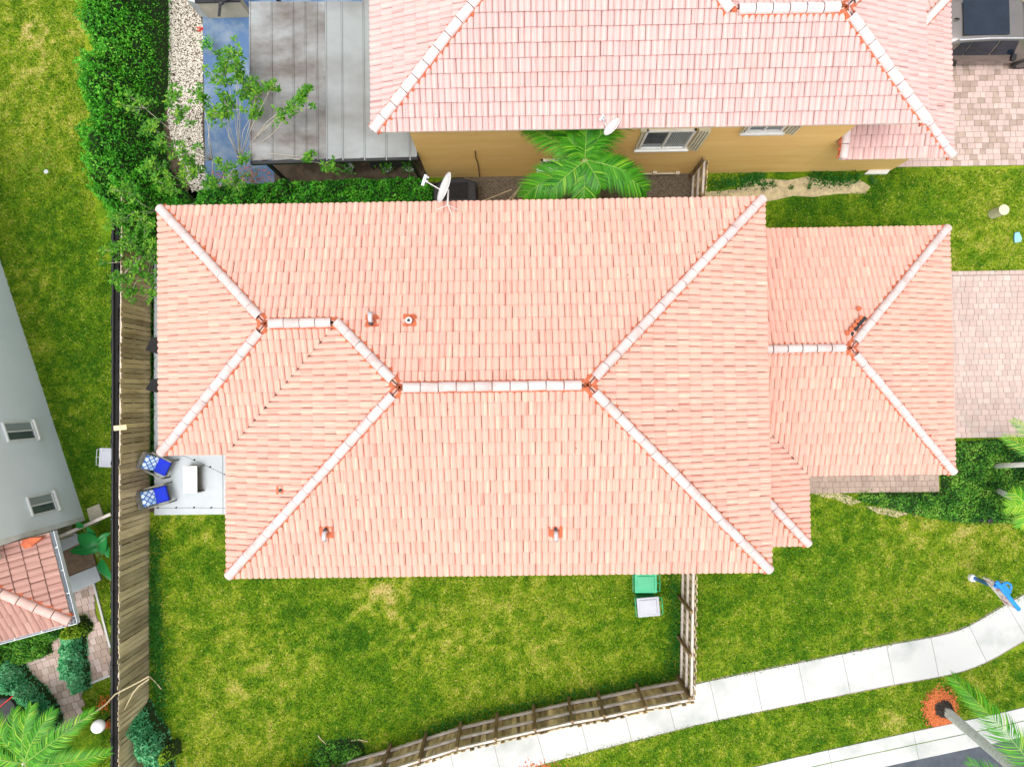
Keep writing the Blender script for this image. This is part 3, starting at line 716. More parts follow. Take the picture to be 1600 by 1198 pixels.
gxr, gy0, gy1, zG = 13.3, -2.53, 4.97, 2.9; gh = (gy1-gy0)/2; gm = (gy0+gy1)/2; px1, py0 = 8.83, -4.67; xi = 6.2
GR = (gxr-gh, gm); GZ = zG+gh*S_
gar = make_roof(main, 'garage_roof', [
    dict(o=(gxr, gy1), t=(-1, 0), z=zG, polys=[[(xi, gy1), (xi, gm), GR, (gxr, gy1)]]),
    dict(o=(gxr, gy0), t=(0, 1), z=zG, polys=[[(gxr, gy0), (gxr, gy1), GR]]),
    dict(o=(px1, gy0), t=(1, 0), z=zG, polys=[[(px1, gy0), (gxr, gy0), GR, (xi, gm), (xi, gy0+px1-xi)]]),
    dict(o=(px1, py0), t=(0, 1), z=zG, polys=[[(px1, py0), (px1, gy0-.02), (xi, gy0+px1-xi-.02), (xi, py0+px1-xi)]]),
    dict(o=(xi, py0), t=(1, 0), z=zG, polys=[[(xi, py0), (px1, py0), (xi, py0+px1-xi)]])],
    [((xi+.2, gm, GZ), (*GR, GZ)), ((gxr, gy0, zG), (*GR, GZ)), ((gxr, gy1, zG), (*GR, GZ)), ((px1, py0, zG), (xi+.05, py0+px1-xi-.05, zG+(px1-xi)*S_))],
    ('tile_main', 'cap_main'), deck_extra=([(xi, py0), (px1, py0), (px1, gy0), (gxr, gy0), (gxr, gy1), (xi, gy1)], zG))
finish_roofs([big, gar], 300)
vb = MB()
for (a_, c_) in (((x0, yE, zE), (*VA, z2)), ((px1, gy0, zG), (xi, gy0+px1-xi, zG+(px1-xi)*S_))):
    a_, c_ = Vector(a_), Vector(c_); sv = Vector((-(c_-a_).y, (c_-a_).x, 0)).normalized()*.02; up_ = Vector((0, 0, .066))
    n = 40
    for k in range(n):
        p_, q_ = a_.lerp(c_, k/n)+up_, a_.lerp(c_, (k+.75)/n)+up_; w_ = random.uniform(.25, 1.0)
        vb.add([p_+sv*w_, q_+sv*w_, q_-sv*w_, p_-sv*w_]+[v_-Vector((0, 0, .08)) for v_ in (p_+sv*w_, q_+sv*w_, q_-sv*w_, p_-sv*w_)], [(3, 2, 1, 0), (4, 5, 6, 7), (0, 1, 5, 4), (1, 2, 6, 5), (2, 3, 7, 6), (3, 0, 4, 7)])
vb.build('valley_channel', 'deck', main, kind='stuff')
i_ = .5
walls(main, [(xE+i_, yE+i_), (x0+i_, yE+i_), (x0+i_, y0+i_), (x1-i_, y0+i_), (x1-i_, y1-i_), (xE+i_, y1-i_)], 0, zE-.2, 'stucco_peach')
walls(main, [(x1-i_+.01, gy0+i_+.2), (gxr-i_-.1, gy0+i_+.2), (gxr-i_-.1, gy1-i_), (x1-i_+.01, gy1-i_)], 0, zG-.2, 'stucco_peach', 'garage_wall')
b = MB(); b.box((px1-.5, py0+.5, 1.35), (.3, .3, 2.7)); b.build('porch_column', 'stucco_peach', main)
b = MB(); b.box((gxr-i_-.08, gm, 1.1), (.06, 4.9, 2.2)); gd = b.build('garage_door', 'white_trim', main)
for k in range(3):
    b = MB(); b.box((gxr-i_-.045, gm, .55+.55*k), (.02, 4.8, .03)); b.build('door_groove', 'concrete_grey', gd)
for wx in (-5.5, -2.2, 1.2, 4.4):
    for wz in (1.0, 3.7):
        b = MB(); b.box((wx, y0+i_-.03, wz+.6), (1.1, .08, 1.2)); fr = b.build('window', 'white_trim', main)
        b = MB(); b.box((wx, y0+i_-.06, wz+.6), (.95, .06, 1.05)); b.build('pane', 'glass', fr)
# slanting dark panels under the left eave
for (ya, yb) in ((527, 553), (592, 614)):
    b = MB(); z = 2.3
    q = [P(237, ya, z), P(254, ya-1, z), P(254, yb+2, z), P(240, yb-2, z), P(227, ya*.25+yb*.75, z)]
    b.prism([tuple(p)[:2] for p in q], z-.03, z); b.build('awning_panel', 'black_mesh', main)

# roof vents (parts of the house)
def roof_z(p, facet_z0, o, nin): return facet_z0+(Vector(p)-Vector(o)).dot(Vector(nin))*S_
def vent(px, py, side, kind):
    # solve for the roof height under the pixel
    z = 6.5
    for _ in range(6):
        p = P(px, py, z)
        z = zE+((y1-p.y) if side == 'N' else (p.y-y0) if side == 'S' else (p.x-x0))*S_
    dn = Vector({'N': (0, 1, -S_), 'S': (0, -1, -S_), 'W': (-1, 0, -S_)}[side]).normalized()
    up = Vector({'N': (0, S_, 1), 'S': (0, -S_, 1), 'W': (-S_, 0, 1)}[side]).normalized(); sd_ = dn.cross(up)
    p = P(px, py, z)
    g = MB()
    if kind == 'pipe':
        g.tube([p, p+Vector((0, 0, .22))], [.06, .06], 14); g.lathe(p+Vector((0, 0, .2)), [(.085, 0), (.085, .05), (.07, .06)], 14)
        v = g.build('roof_vent', 'galv', main, smooth=False)
        h = MB(); h.lathe(p+Vector((0, 0, .262)), [(.045, 0), (.045, .006)], 12); h.build('pipe_opening', 'black', v)
    elif kind == 'stub':
        g.tube([p, p+Vector((0, 0, .12))], [.06, .045], 10); v = g.build('roof_vent', 'black', main)
    else:
        vb_ = len(g.v)
        ln = {'a': Vector((0, .05, 0)), 'b': Vector((0, -.1, 0)), 'c': Vector((0, -.1, 0))}[kind]
        up_ = 1 if kind == 'a' else -1
        g.tube([p, p+Vector((0, 0, .3)), p+Vector((0, .02*up_, .37)), p+Vector((0, .1*up_, .41)), p+Vector((0, .21*up_, .40)), p+Vector((0, .27*up_, .34))], [.075, .078, .08, .082, .085, .087], 12)
        g.v = [tuple(p+(Vector(v_)-p)*.72) for v_ in g.v]
        v = g.build('roof_vent', 'galv', main, smooth=True)
        h = MB(); h.tube([p+Vector((0, -.065*up_, .10)), p+Vector((0, -.065*up_, .26))], .045, 8); h.build('vent_hole', 'black', v)  # black tube for the dark hole in the vent
    f = MB(); W = .17
    if kind == 'stub': W = .11
    c = p+up*.055
    A_ = [c+sd_*W*1.05*a_+dn*W*b_ for a_, b_ in ((-1, -1), (1, -.95), (1.02, .55), (.6, 1.0), (-.2, .95), (-.95, 1.05))]
    f.add([q for q in A_]+[q+up*.022 for q in A_], [tuple(range(5, -1, -1)), tuple(range(6, 12))]+[(i, (i+1) % 6, 6+(i+1) % 6, 6+i) for i in range(6)])
    f.build('flashing', 'mortar', v)
vent(582, 503, 'N', 'a'); vent(641, 502, 'N', 'pipe'); vent(511, 829, 'S', 'b'); vent(868, 829, 'S', 'c'); vent(440, 765, 'W', 'stub')
rd = MB(); rr = random.Random(4)
for (px, py) in ((344, 540), (265, 463), (552, 660), (300, 640), (700, 640), (1090, 395), (1206, 757), (620, 820), (455, 882), (735, 500), (815, 560), (1050, 640), (560, 780), (900, 700), (980, 430), (1130, 700)):
    z_ = 6.4
    for _ in range(6):
        p_ = P(px, py, z_); z_ = zE+min(y1-p_.y, p_.y-y0, p_.x-xE, x1-p_.x)*S_
    s_ = rr.uniform(.02, .045); a_ = rr.uniform(0, 3); u_ = Vector((math.cos(a_), math.sin(a_), 0))*s_; w_ = Vector((-math.sin(a_), math.cos(a_), 0))*s_*.5; c_ = p_+Vector((0, 0, .075))
    rd.add([c_-u_, c_-w_, c_+u_, c_+w_, c_+Vector((0, 0, .02))], [(0, 1, 4), (1, 2, 4), (2, 3, 4), (3, 0, 4), (3, 2, 1, 0)])
rd.build('leaf_litter', 'wood_post', main, kind='stuff')
# damaged mortar by the garage hip
b = MB()
for (px, py) in ((1331, 523), (1338, 513), (1344, 505), (1350, 499)):
    q = P(px, py, GZ-.1); b.box(q, (.16, .09, .05), .8)
dm = b.build('torn_underlay', 'black', main)
b = MB()
for k, (px, py) in enumerate(((1324, 520), (1330, 514), (1335, 508), (1340, 502), (1346, 497), (1328, 524), (1342, 482))):
    q = P(px, py, GZ-.05-.03*k); b.lathe(q, [(.08, 0), (.07, .03), (.02, .05)], 7)
b.build('loose_mortar', 'mortar', main)

# ------------------------------------------------------------------ yellow neighbour
n0, nY, n1, nZ = -3.82, 7.24, 11.1, 5.6; ey = 9.81; eh = ey-nY; bx = P(1140, 17, nZ+eh*S_).x+eh
ngb = thing('house', (5, 9, 0), 'yellow stucco two storey house along the top edge with pale pink tile roof', 'house')
ez = nZ+eh*S_
NH = (bx-n0)/2; bz = nZ+NH*S_; ap1 = ap2 = (n0+NH, nY+NH)
nb = make_roof(ngb, 'roof', [
    dict(o=(n0, nY), t=(1, 0), z=nZ, soft=bx-eh, polys=[[(n0, nY), (bx-eh, nY), (bx-eh, ey), ap1], [(bx-eh, nY), (n1, nY), (n1-eh, ey), (bx-eh, ey)]]),
    dict(o=(n1, nY), t=(0, 1), z=nZ, polys=[[(n1, nY), (n1, nY+2*eh), (n1-eh, ey)]]),
    dict(o=(n1, nY+2*eh), t=(-1, 0), z=nZ, polys=[[(n1, nY+2*eh), (bx, nY+2*eh), (bx-eh, ey), (n1-eh, ey)]]),
    dict(o=(bx, nY), t=(0, 1), z=nZ, polys=[[(bx, nY+2*eh), (bx, nY+2*NH), ap1, (bx-eh, ey)]]),
    dict(o=(n0, nY+2*NH), t=(0, -1), z=nZ, polys=[[(n0, nY), ap2, (n0, nY+2*NH)]]),
    dict(o=(bx, nY+2*NH), t=(-1, 0), z=nZ, polys=[[(bx, nY+2*NH), (n0, nY+2*NH), ap2]])],
    [((n0, nY, nZ), (*ap2, bz)), ((bx-eh, ey, ez), (*ap1, bz)), ((n1, nY, nZ), (n1-eh, ey, ez)), ((n1, nY+2*eh, nZ), (n1-eh, ey, ez)), ((bx-eh+.1, ey, ez), (n1-eh, ey, ez)), ((n0, nY+2*NH, nZ), (*ap2, bz)), ((bx, nY+2*NH, nZ), (*ap1, bz))],
    ('tile_ngb', 'cap_ngb'), deck_extra=([(n0, nY), (n1, nY), (n1, nY+2*eh), (bx, nY+2*eh), (bx, nY+2*NH), (n0, nY+2*NH)], nZ), cap_r=.14, cap_len=.45)
lx0, lx1, ly0, ly1, lz = 10.1, 13.5, 7.2, 12.15, 2.9; lh = (ly1-ly0)/2
low = make_roof(ngb, 'porch_roof', [
    dict(o=(lx0, ly0), t=(1, 0), z=lz, polys=[[(lx0, ly0), (lx1, ly0), (lx1-lh, ly0+lh), (lx0, ly0+lh)]]),
    dict(o=(lx1, ly0), t=(0, 1), z=lz, polys=[[(lx1, ly0), (lx1, ly1), (lx1-lh, ly0+lh)]]),
    dict(o=(lx1, ly1), t=(-1, 0), z=lz, polys=[[(lx1, ly1), (lx0, ly1), (lx0, ly0+lh), (lx1-lh, ly0+lh)]])],
    [((lx1, ly0, lz), (lx1-lh, ly0+lh, lz+lh*S_)), ((lx1, ly1, lz), (lx1-lh, ly0+lh, lz+lh*S_)), ((lx0+.05, ly0, lz), (lx0+.05, ly0+1.0, lz+1.0*S_))],
    ('tile_ngb', 'cap_ngb'), deck_extra=([(lx0, ly0), (lx1, ly0), (lx1, ly1), (lx0, ly1)], lz))
finish_roofs([nb, low], 300)
wy = P(668, 278).y; wx0 = P(669, 278).x; wxu = 9.95; wxl = P(1392, 265).x
walls(ngb, [(wx0, wy), (wxu, wy), (wxu, 12.0), (7.6, 12.0), (7.6, 18.5), (wx0, 18.5)], 0, nZ-.2, 'stucco_yellow')
walls(ngb, [(wxu+.01, wy+.003), (wxl, wy+.003), (wxl, 11.6), (wxu+.01, 11.6)], 0, lz-.2, 'stucco_yellow', 'porch_wall')
def wall_window(x0_, x1_, z0_, z1_, shutter, bars=1):
    b = MB(); cx, cz = (x0_+x1_)/2, (z0_+z1_)/2; t_ = .07
    for dx in (x0_, x1_): b.box((dx, wy-.03, cz), (t_, .1, z1_-z0_+t_))
    for dz in (z0_, z1_): b.box((cx, wy-.033, dz), (x1_-x0_+t_, .1, t_))
    b.box((cx, wy-.05, z0_-.08), (x1_-x0_+.3, .18, .08))
    for k in range(bars): b.box((x0_+(x1_-x0_)*(k+1)/(bars+1), wy-.025, cz), (.05, .08, z1_-z0_))
    fr = b.build('window', 'white_trim', ngb)
    for k in range(bars+1):
        a_ = x0_+(x1_-x0_)*k/(bars+1)+.04; c_ = x0_+(x1_-x0_)*(k+1)/(bars+1)-.04
        g = MB(); g.box(((a_+c_)/2, wy-.008, cz), (c_-a_, .02, z1_-z0_-.08)); g.build('pane', 'glass', fr)
        if k == 1:
            g = MB()
            for j in range(9): g.box((a_+(c_-a_)*(j+.5)/9, wy-.022, cz), ((c_-a_)/9*.7, .012, z1_-z0_-.1))
            g.build('blind', 'blind', fr)
    for j, sx in enumerate((x0_-.10, x1_+.14)):
        if not shutter[j]: continue
        s = MB(); wd = .08 if j == 0 else .24
        for k in range(1 if j == 0 else 4): s.box((sx+(k*.08 if j else -.02), wy-.05-.02*k, cz), (.05, .1, z1_-z0_+.15))
        s.box((sx+(.12 if j else -.02), wy-.03, z1_+.06), (.1+wd, .12, .06))
        s.build('shutter', 'cream_trim', fr)
q0, q1 = PY(993, 236, wy), PY(1052, 235, wy)
wall_window(q0.x+.05, q1.x+.25, q0.z+.35, q0.z+1.75, (1, 1))
q0, q1 = PY(1165, 203, wy), PY(1218, 203, wy)
wall_window(q0.x, q1.x, q0.z, q0.z+1.3, (1, 1))
q0, q1 = PY(843, 262, wy), PY(862, 262, wy)
wall_window(q0.x+.05, q0.x+.9, max(.5, q0.z), q0.z+.8, (0, 0), 0)
# downpipe, hose and spigot bits on the yellow wall
b = MB(); q = PY(745, 250, wy); b.tube([(q.x, wy-.03, q.z+.9), (q.x-.02, wy-.03, q.z+.3), (q.x+.02, wy-.03, q.z-.3), (q.x, wy-.03, .1)], .02, 6); b.build('cable', 'wood_post', ngb)
b = MB(); q = P(1015, 268)
b.tube([(q.x-.9, wy-.06, .25), (q.x+1.0, wy-.06, .25)], .035, 6); b.box((q.x+.1, wy-.08, .35), (.14, .1, .2)); b.box((q.x+.9, wy-.08, .3), (.14, .1, .16)); b.build('pipe_run', 'stucco_beige', ngb)
b = MB(); b.prism([tuple(P(*c_))[:2] for c_ in ((1349, 273), (1361, 263), (1392, 263), (1384, 273))], -.02, .09); b.build('door_step', 'white_trim', ngb)

# patio cover: row of metal roof panels
cz = 2.65
cv = thing('patio_cover', P(500, 130, 0), 'stained grey metal panel patio roof attached to the left side of the yellow house', 'patio cover')
edges = [391, 425, 459, 478, 496, 510, 535, 569, 603, 640, 668]
for k, (e0, e1) in enumerate(zip(edges, edges[1:])):
    a_, c_ = P(e0, 251, cz), P(e1, 250-(e1-391)*.02, cz); at, ct = P(e0, 3, cz), P(e1, 1, cz)
    if k >= 9: c_ = P(652, 244, cz)
    b = MB(); g = .012
    top = 13.0 if e1 > 575 else at.y
    q = [(a_.x+g, a_.y), (c_.x-g, c_.y), (c_.x-g, top), (a_.x+g, top)]
    b.prism(q, cz-.05, cz)
    b.box((a_.x+.02, (a_.y+top)/2, cz+.012), (.035, top-a_.y, .03))
    b.build('panel', 'metal_roof' if k < 5 else 'metal_roof_pale', cv)
b = MB(); a_, c_ = P(391, 252, cz), P(652, 245, cz); mdl = (a_+c_)/2
b.box((mdl.x, mdl.y-.05, cz-.06), ((c_-a_).length, .09, .14), math.atan2((c_-a_).y, (c_-a_).x)); b.build('gutter', 'black', cv)
for px in (405, 640):
    q = P(px, 249, cz); b = MB(); b.box((q.x, q.y+.12, cz/2-.05), (.1, .1, cz-.1)); b.build('post', 'black', cv)
b = MB(); q = P(403, 13, cz)
b.box((q.x+.2, 13.35, cz/2-.05), (.1, .1, cz-.1)); b.build('post', 'black', cv)
# things under the cover
for k, (px, py, s) in enumerate(((545, 262, .5), (605, 262, .4), (640, 262, .35))):
    c_ = P(px, py, .3); t_ = thing('potted_plant', (c_.x, c_.y, .03), ['leafy pot plant under the patio cover edge, farthest left', 'leafy pot plant under the patio cover edge, between two others', 'leafy pot plant nearest the yellow wall corner'][k], 'plant', 'pot plants under the patio cover')
    b = MB(); b.lathe((c_.x, c_.y, .035), [(.1, 0), (.16, .25), (.17, .27), (.13, .26)], 12); b.build('pot', 'concrete_grey', t_)
    n = 60; C = np.array([[c_.x, c_.y, .45]])+rng.normal(size=(n, 3))*[s*.35, s*.35, .1]
    V, F, tt = leaves(C, rdirs(n), .16, .07, rng.random(n)*.7); np_object('foliage', V, F, 'bed_leaf', tt, parent=t_)
q = P(610, 225, 0)
b = MB(); b.box((q.x, q.y-.6, .4), (1.3, .7, .05)); tb = b.build('outdoor_table', 'black', None, 'dark low table in the shade under the metal patio roof', 'table')
for sx in (-1, 1):
    for sy in (-1, 1):
        b = MB(); b.box((q.x+sx*.58, q.y-.6+sy*.3, .2), (.05, .05, .36)); b.build('leg', 'black', tb)

# low walls behind the blue patio
cw = thing('low_wall', P(350, 20), 'low beige wall with black top at the head of the blue patio floor', 'wall')
a_, c_ = P(328, 30), P(392, 28); b = MB(); b.prism([(a_.x, a_.y), (c_.x, c_.y), (c_.x, a_.y+.25), (a_.x, a_.y+.25)], 0, 1.0); b.build('wall_face', 'stucco_beige', cw)
b = MB(); b.prism([(a_.x-.04, a_.y-.03), (c_.x+.04, c_.y-.03), (c_.x+.04, a_.y+.6), (a_.x-.04, a_.y+.6)], 1.003, 1.06); b.build('coping', 'black', cw)
b = MB(); d0 = P(318, 22); b.prism([(a_.x-.35, a_.y+.1), (a_.x-.01, a_.y+.0), (a_.x-.01, a_.y+1.3), (a_.x-.35, a_.y+1.3)], 0, 1.0); b.build('wall_return', 'concrete_grey', cw)
b = MB(); q = P(345, 4, 1.1)
for k in range(3):
    an = k*2.1+.4; b.box((q.x+.25*math.cos(an), q.y+.25*math.sin(an), 1.12), (.5, .1, .015), an)
b.lathe((q.x, q.y, 1.065), [(.09, 0), (.09, .07), (.03, .09)], 12)
b.build('pedestal_fan', 'black', None, 'black three blade fan lying on the coping of the low beige wall', 'fan')

# black covered box beside yellow wall
q = P(712, 298, .8)
b = MB(); b.prism([(q.x-.75, q.y-.45), (q.x+.72, q.y-.5), (q.x+.72, q.y+.25), (q.x+.2, q.y+.42), (q.x-.4, q.y+.4), (q.x-.75, q.y+.1)], 0, .95)
bb = thing('covered_unit', (q.x, q.y, 0), 'black boxy air conditioner under cover between yellow wall and tiled eave', 'air conditioner')
b.build('cover', 'black', bb, bevel=.05)
b = MB(); b.box((q.x-.02, q.y-.05, .965), (.9, .55, .03)); b.build('lid', 'black_mesh', bb)

# ------------------------------------------------------------------ pale blue house on the left
A0, A1 = P(-12, 368), P(131, 806); dr = (A1-A0).normalized(); nrm = Vector((-dr.y, dr.x, 0))   # dr runs down the picture
outw = Vector((dr.y, -dr.x, 0));
if outw.x < 0: outw = -outw
wh = thing('house', A1, 'pale blue stucco house cut off by the left edge, two small windows in its wall', 'house')
B0 = A0-dr*4
b = MB(); b.prism([tuple(p)[:2] for p in (B0, A1, A1-outw*9, B0-outw*9)], 0, 6.2); b.build('wall', 'stucco_blue', wh)
b = MB(); b.prism([tuple(p)[:2] for p in (A1-dr*.12+outw*.05, A1+dr*.02+outw*.05, A1+dr*.02-outw*9, A1-dr*.12-outw*9)], 2.0, 2.16); 
b = MB(); b.prism([tuple(p)[:2] for p in (A1-dr*0-outw*.0, A1+dr*.16+outw*.0, A1+dr*.16-outw*9, A1-outw*9)], 0, 6.1); b.build('corner_pilaster', 'white_trim', wh)
b = MB(); b.prism([tuple(p)[:2] for p in (A1+dr*.162-outw*.5, A1+dr*.55-outw*.5, A1+dr*.55-outw*9, A1+dr*.162-outw*9)], 0, 5.0); b.build('side_wall', 'stucco_beige', wh)
def ray_wall(px, py):
    d = CR @ Vector(((px-800)/FOC, -(py-599)/FOC, -1)); o = Vector((0, 0, CH))
    t = (A0-o).dot(outw)/d.dot(outw); return o+d*t
for (c1_, c2_, c3_) in (((47, 659), (3, 661), (48, 686)), ((79, 770), (41, 777), (84, 797))):
    r1, r2, r3 = ray_wall(*c1_), ray_wall(*c2_), ray_wall(*c3_)
    zb, zt = r1.z, r2.z; sA = (r1-A0).dot(dr); sB = (r3-A0).dot(dr); H_ = zt-zb; W_ = sB-sA
    ctr = A0+dr*(sA+sB)/2; rz = math.atan2(dr.y, dr.x)
    b = MB(); zc = (zb+zt)/2
    for s_, ww in ((sA, .05), (sB, .05), ((sA+sB)/2, .045)): b.box(Vector(((A0+dr*s_).x, (A0+dr*s_).y, zc))+outw*.02, (ww, .07, H_), rz)
    for z_ in (zb, zt): b.box(Vector((ctr.x, ctr.y, z_))+outw*.023, (W_+.05, .07, .05), rz)
    b.box(Vector((ctr.x, ctr.y, zb-.12))+outw*.05, (W_+.12, .14, .14), rz)
    fr = b.build('window', 'white_trim', wh)
    for s_, mt in ((sA*.75+sB*.25, 'blind'), (sA*.25+sB*.75, 'glass')):
        g = MB(); g.box(Vector(((A0+dr*s_).x, (A0+dr*s_).y, zc))+outw*.008, (W_/2-.05, .02, H_-.04), rz); g.build('pane', mt, fr)
# porch roof
pz = 2.9; C0 = P(110, 969, pz); tU = (P(75, 832, pz)-C0).normalized(); tL = Vector((-tU.y, tU.x, 0))
if tL.x > 0: tL = -tL
LU = (P(75, 832, pz)-C0).length; LL = 4.2
c2 = V2(C0); U2, L2 = V2(tU), V2(tL)
pr = make_roof(wh, 'porch_roof', [
    dict(o=c2, t=U2, z=pz, polys=[[c2, c2+U2*LU, c2+U2*LU+L2*LU*.97, c2+(U2+L2)*LU*.97]]),
    dict(o=c2+L2*LL, t=-L2, z=pz, polys=[[c2+L2*LL, c2, c2+(U2+L2)*LU*.97, c2+L2*LL+U2*LU*.97]])],
    [((c2.x, c2.y, pz), (*(c2+(U2+L2)*LU*.95), pz+LU*.95*S_))], ('tile_porch', 'cap_porch'), roll=.205, expo=.41, deck_extra=([tuple(c2+L2*LL), tuple(c2), tuple(c2+U2*LU), tuple(c2+U2*LU+L2*LL)], pz), cap_r=.15, cap_len=.5)
finish_roofs([pr], 300)
rzU = math.atan2(tU.y, tU.x); rzL = math.atan2(tL.y, tL.x)
def gutter(p, q, outd, nm):
    b = MB(); m_ = (p+q)/2; L_ = (q-p).length; rz = math.atan2((q-p).y, (q-p).x)
    b.box(m_+outd*.02+Vector((0, 0, -.13)), (L_, .012, .11), rz); b.box(m_+outd*.15+Vector((0, 0, -.11)), (L_, .02, .14), rz); b.box(m_+outd*.085+Vector((0, 0, -.19)), (L_, .14, .012), rz)
    g = b.build(nm, 'gutter', wh)
    n = int(L_/.9)
    for k in range(n+1):
        s = MB(); s.box(p.lerp(q, (k+.3)/(n+1))+outd*.085+Vector((0, 0, -.045)), (.03, .15, .012), rz); s.build('hanger', 'white_trim', g)
gutter(C0-tU*.12, C0+tU*LU, -tL, 'gutter'); gutter(C0-tL*.15, C0+tL*LL, -tU, 'gutter')
b = MB(); q = P(98, 975, 2.6); b.box(q, (.22, .12, .3), rzL); b.build('downpipe', 'white_trim', wh)
b = MB(); b.prism([tuple(c2+U2*LU*.97-L2*0), tuple(c2+U2*(LU+.0)+L2*.35), tuple(c2+U2*(LU+.0)+L2*1.3), tuple(c2+U2*LU*.9+L2*1.35), tuple(c2+U2*LU*.9+L2*.4)], pz+.12, pz+.3); b.build('flashing', 'mortar', wh)
pw = [c2+U2*1.9+L2*2.0, c2+U2*LU+L2*2.0, c2+U2*LU+L2*LL, c2+L2*LL+U2*1.9]
walls(wh, [tuple(p) for p in pw], 0, pz-.2, 'stucco_beige', 'porch_wall')
# slabs at the porch
sheet('porch_slab', [(78, 838), (120, 832), (132, 845), (88, 866)], 'concrete_patio', .06)
sheet('porch_floor', [(84, 866), (132, 845), (146, 862), (152, 884), (92, 906)], 'doormat', .05)
sheet('landing_slab', [(92, 907), (152, 883), (160, 905), (104, 931)], 'concrete_patio', .09)

# ------------------------------------------------------------------ fences
def fence_line(name, label, pts, mats, pitch, bw, height, inner, rails=True, post_step=2.4, cat='fence', alt=False, tops=True, zs=(.3, 1.0, 1.68), posts=True, lean=.012, seed=1):
    """pts: base line in world; inner: unit vector from fence toward the side with rails"""
    rn = random.Random(seed); f = thing(name, (pts[0].x, pts[0].y, 0), label, cat); cache = {}
    for a_, c_ in zip(pts, pts[1:]):
        d = c_-a_; L = d.length; d = d.normalized(); rz = math.atan2(d.y, d.x); nn = Vector((-d.y, d.x, 0))
        if nn.dot(inner) < 0: nn = -nn
        if rails:
            for z_ in zs:
                b = MB(); b.box((a_+c_)/2+nn*.045+Vector((0, 0, z_)), (L+.05, .07, .10), rz); b.build('rail', mats[1], f)
        n = int(L/pitch)
        for k in range(n):
            s = (k+.5)*L/n; hh = round(height+rn.uniform(-.03, .03), 2); w_ = round(bw+rn.uniform(-.006, .006), 3)
            var = rn.randrange(6)
            if var not in cache:
                q = MB(); w2 = w_/2; e = .03
                out = [(-w2, 0), (w2, 0), (w2, hh-e), (w2-e, hh), (-w2+e, hh), (-w2, hh-e)]
                q.add([(x_, -.010, z_) for x_, z_ in out]+[(x_, .010, z_) for x_, z_ in out], [(5, 4, 3, 2, 1, 0)[::-1], tuple(range(11, 5, -1))]+[((i+1) % 6, i, 6+i, 6+(i+1) % 6) for i in range(6)])
                cache[var] = q.mesh('board', mats[0])
            o = bpy.data.objects.new('board', cache[var]); link(o); o.parent = f
            off = (-.012 if not alt else (-.012 if k % 2 else -.055))+(rn.uniform(-.006, .006) if not alt else 0)
            p = a_+d*s+nn*off; o.location = p-f.location+Vector((0, 0, rn.uniform(-.02, .02)))
            o.rotation_euler = (rn.uniform(-lean, lean), rn.uniform(-lean, lean), rz+rn.uniform(-.03, .03))
    name_label_left = not tops
    if posts:
        tot = []
        for a_, c_ in zip(pts, pts[1:]):
            d = c_-a_; L = d.length; n = max(1, round(L/post_step)); nn = Vector((-d.y, d.x, 0)).normalized()
            if nn.dot(inner) < 0: nn = -nn
            for k in range(n+(1 if c_ is pts[-1] else 0)):
                b = MB(); p = a_+d*(k/n)+nn*.12; b.box(p+Vector((0, 0, (height-(.25 if name_label_left else 0))/2)), (.09, .09, height-(.25 if name_label_left else 0)), math.atan2(d.y, d.x)); b.build('post', mats[2], f)
    return f
L0, L1 = P(237, 300), P(232, 1290)
fl = fence_line('fence', 'long weathered vertical board fence running down the left side of the back yard', [L0, P(235, 600), P(233, 850), L1], ('wood_grey', 'wood_rail', 'wood_post'), .165, .149, 1.84, Vector((-1, 0, 0)), rails=True, lean=.008, alt=False, tops=False, seed=5)
fpts = [P(*q) for q in ((1064, 1060), (995, 1073), (935, 1086), (889, 1094), (835, 1106), (778, 1119), (722, 1132), (668, 1149), (612, 1167), (528, 1190), (420, 1216), (300, 1250))]
FB = fence_line('fence', 'slatted board fence with three pale rails along the sidewalk at the bottom', fpts, ('wood_olive', 'wood_rail', 'wood_post'), .122, .150, 1.80, Vector((0, 1, 0)), post_step=1.35, seed=9, alt=True)
FR = fence_line('fence', 'short pale board fence section from the house corner down to the sidewalk', [P(1066, 868), P(1063, 1055)], ('wood_grey', 'wood_rail', 'wood_post'), .122, .150, 1.84, Vector((-1, 0, 0)), post_step=1.25, seed=4, alt=True)
FG = fence_line('fence', 'short dark wooden gate fence closing the gap beside the yellow house', [P(1082, 278), P(1079, 330)], ('wood_olive', 'wood_rail', 'wood_post'), .15, .135, 1.95, Vector((-1, 0, 0)), post_step=2.0, seed=6)

# black chain link fence with dark screen
bf = thing('fence', P(186, 700), 'black metal chain fence with dark screen just left of the board fence', 'fence')
fx = lambda py, px, z: P(px, py, z)
b = MB(); b.tube([P(176.5-.002*(py-400), py, 1.86) for py in range(330, 1300, 60)], .035, 8); b.build('top_rail', 'black', bf)
b = MB(); rn = random.Random(2); top = []; prev = None
for py in np.arange(330, 1290, 5.0):
    p = P(176.5-.002*(py-400), py, 1.86); l_ = rn.uniform(.05, .12); r_ = rn.uniform(.04, .10)
    q = [p+Vector((-l_-.03, 0, -.12)), p+Vector((-.02, 0, -.045)), p+Vector((.06+r_, 0, -.10)), p+Vector((r_*.4, 0, -1.85))]
    if prev: b.add(prev+q, [(i+1, i, 4+i, 5+i) for i in range(3)])
    prev = q
b.build('screen', 'black_mesh', bf)
for py in range(350, 1290, 115):
    p = P(176.5-.002*(py-400), py, 1.86); b = MB(); b.tube([(p.x, p.y, 0), (p.x, p.y, 1.92)], .04, 8); b.build('post', 'black', bf)
b = MB(); q = P(188, 668, 1.95); b.box(q, (.42, .16, .03), .08); b.build('loose_board', 'wood_grey', None, 'small yellowish board lying across the top of black and wooden fences', 'board')
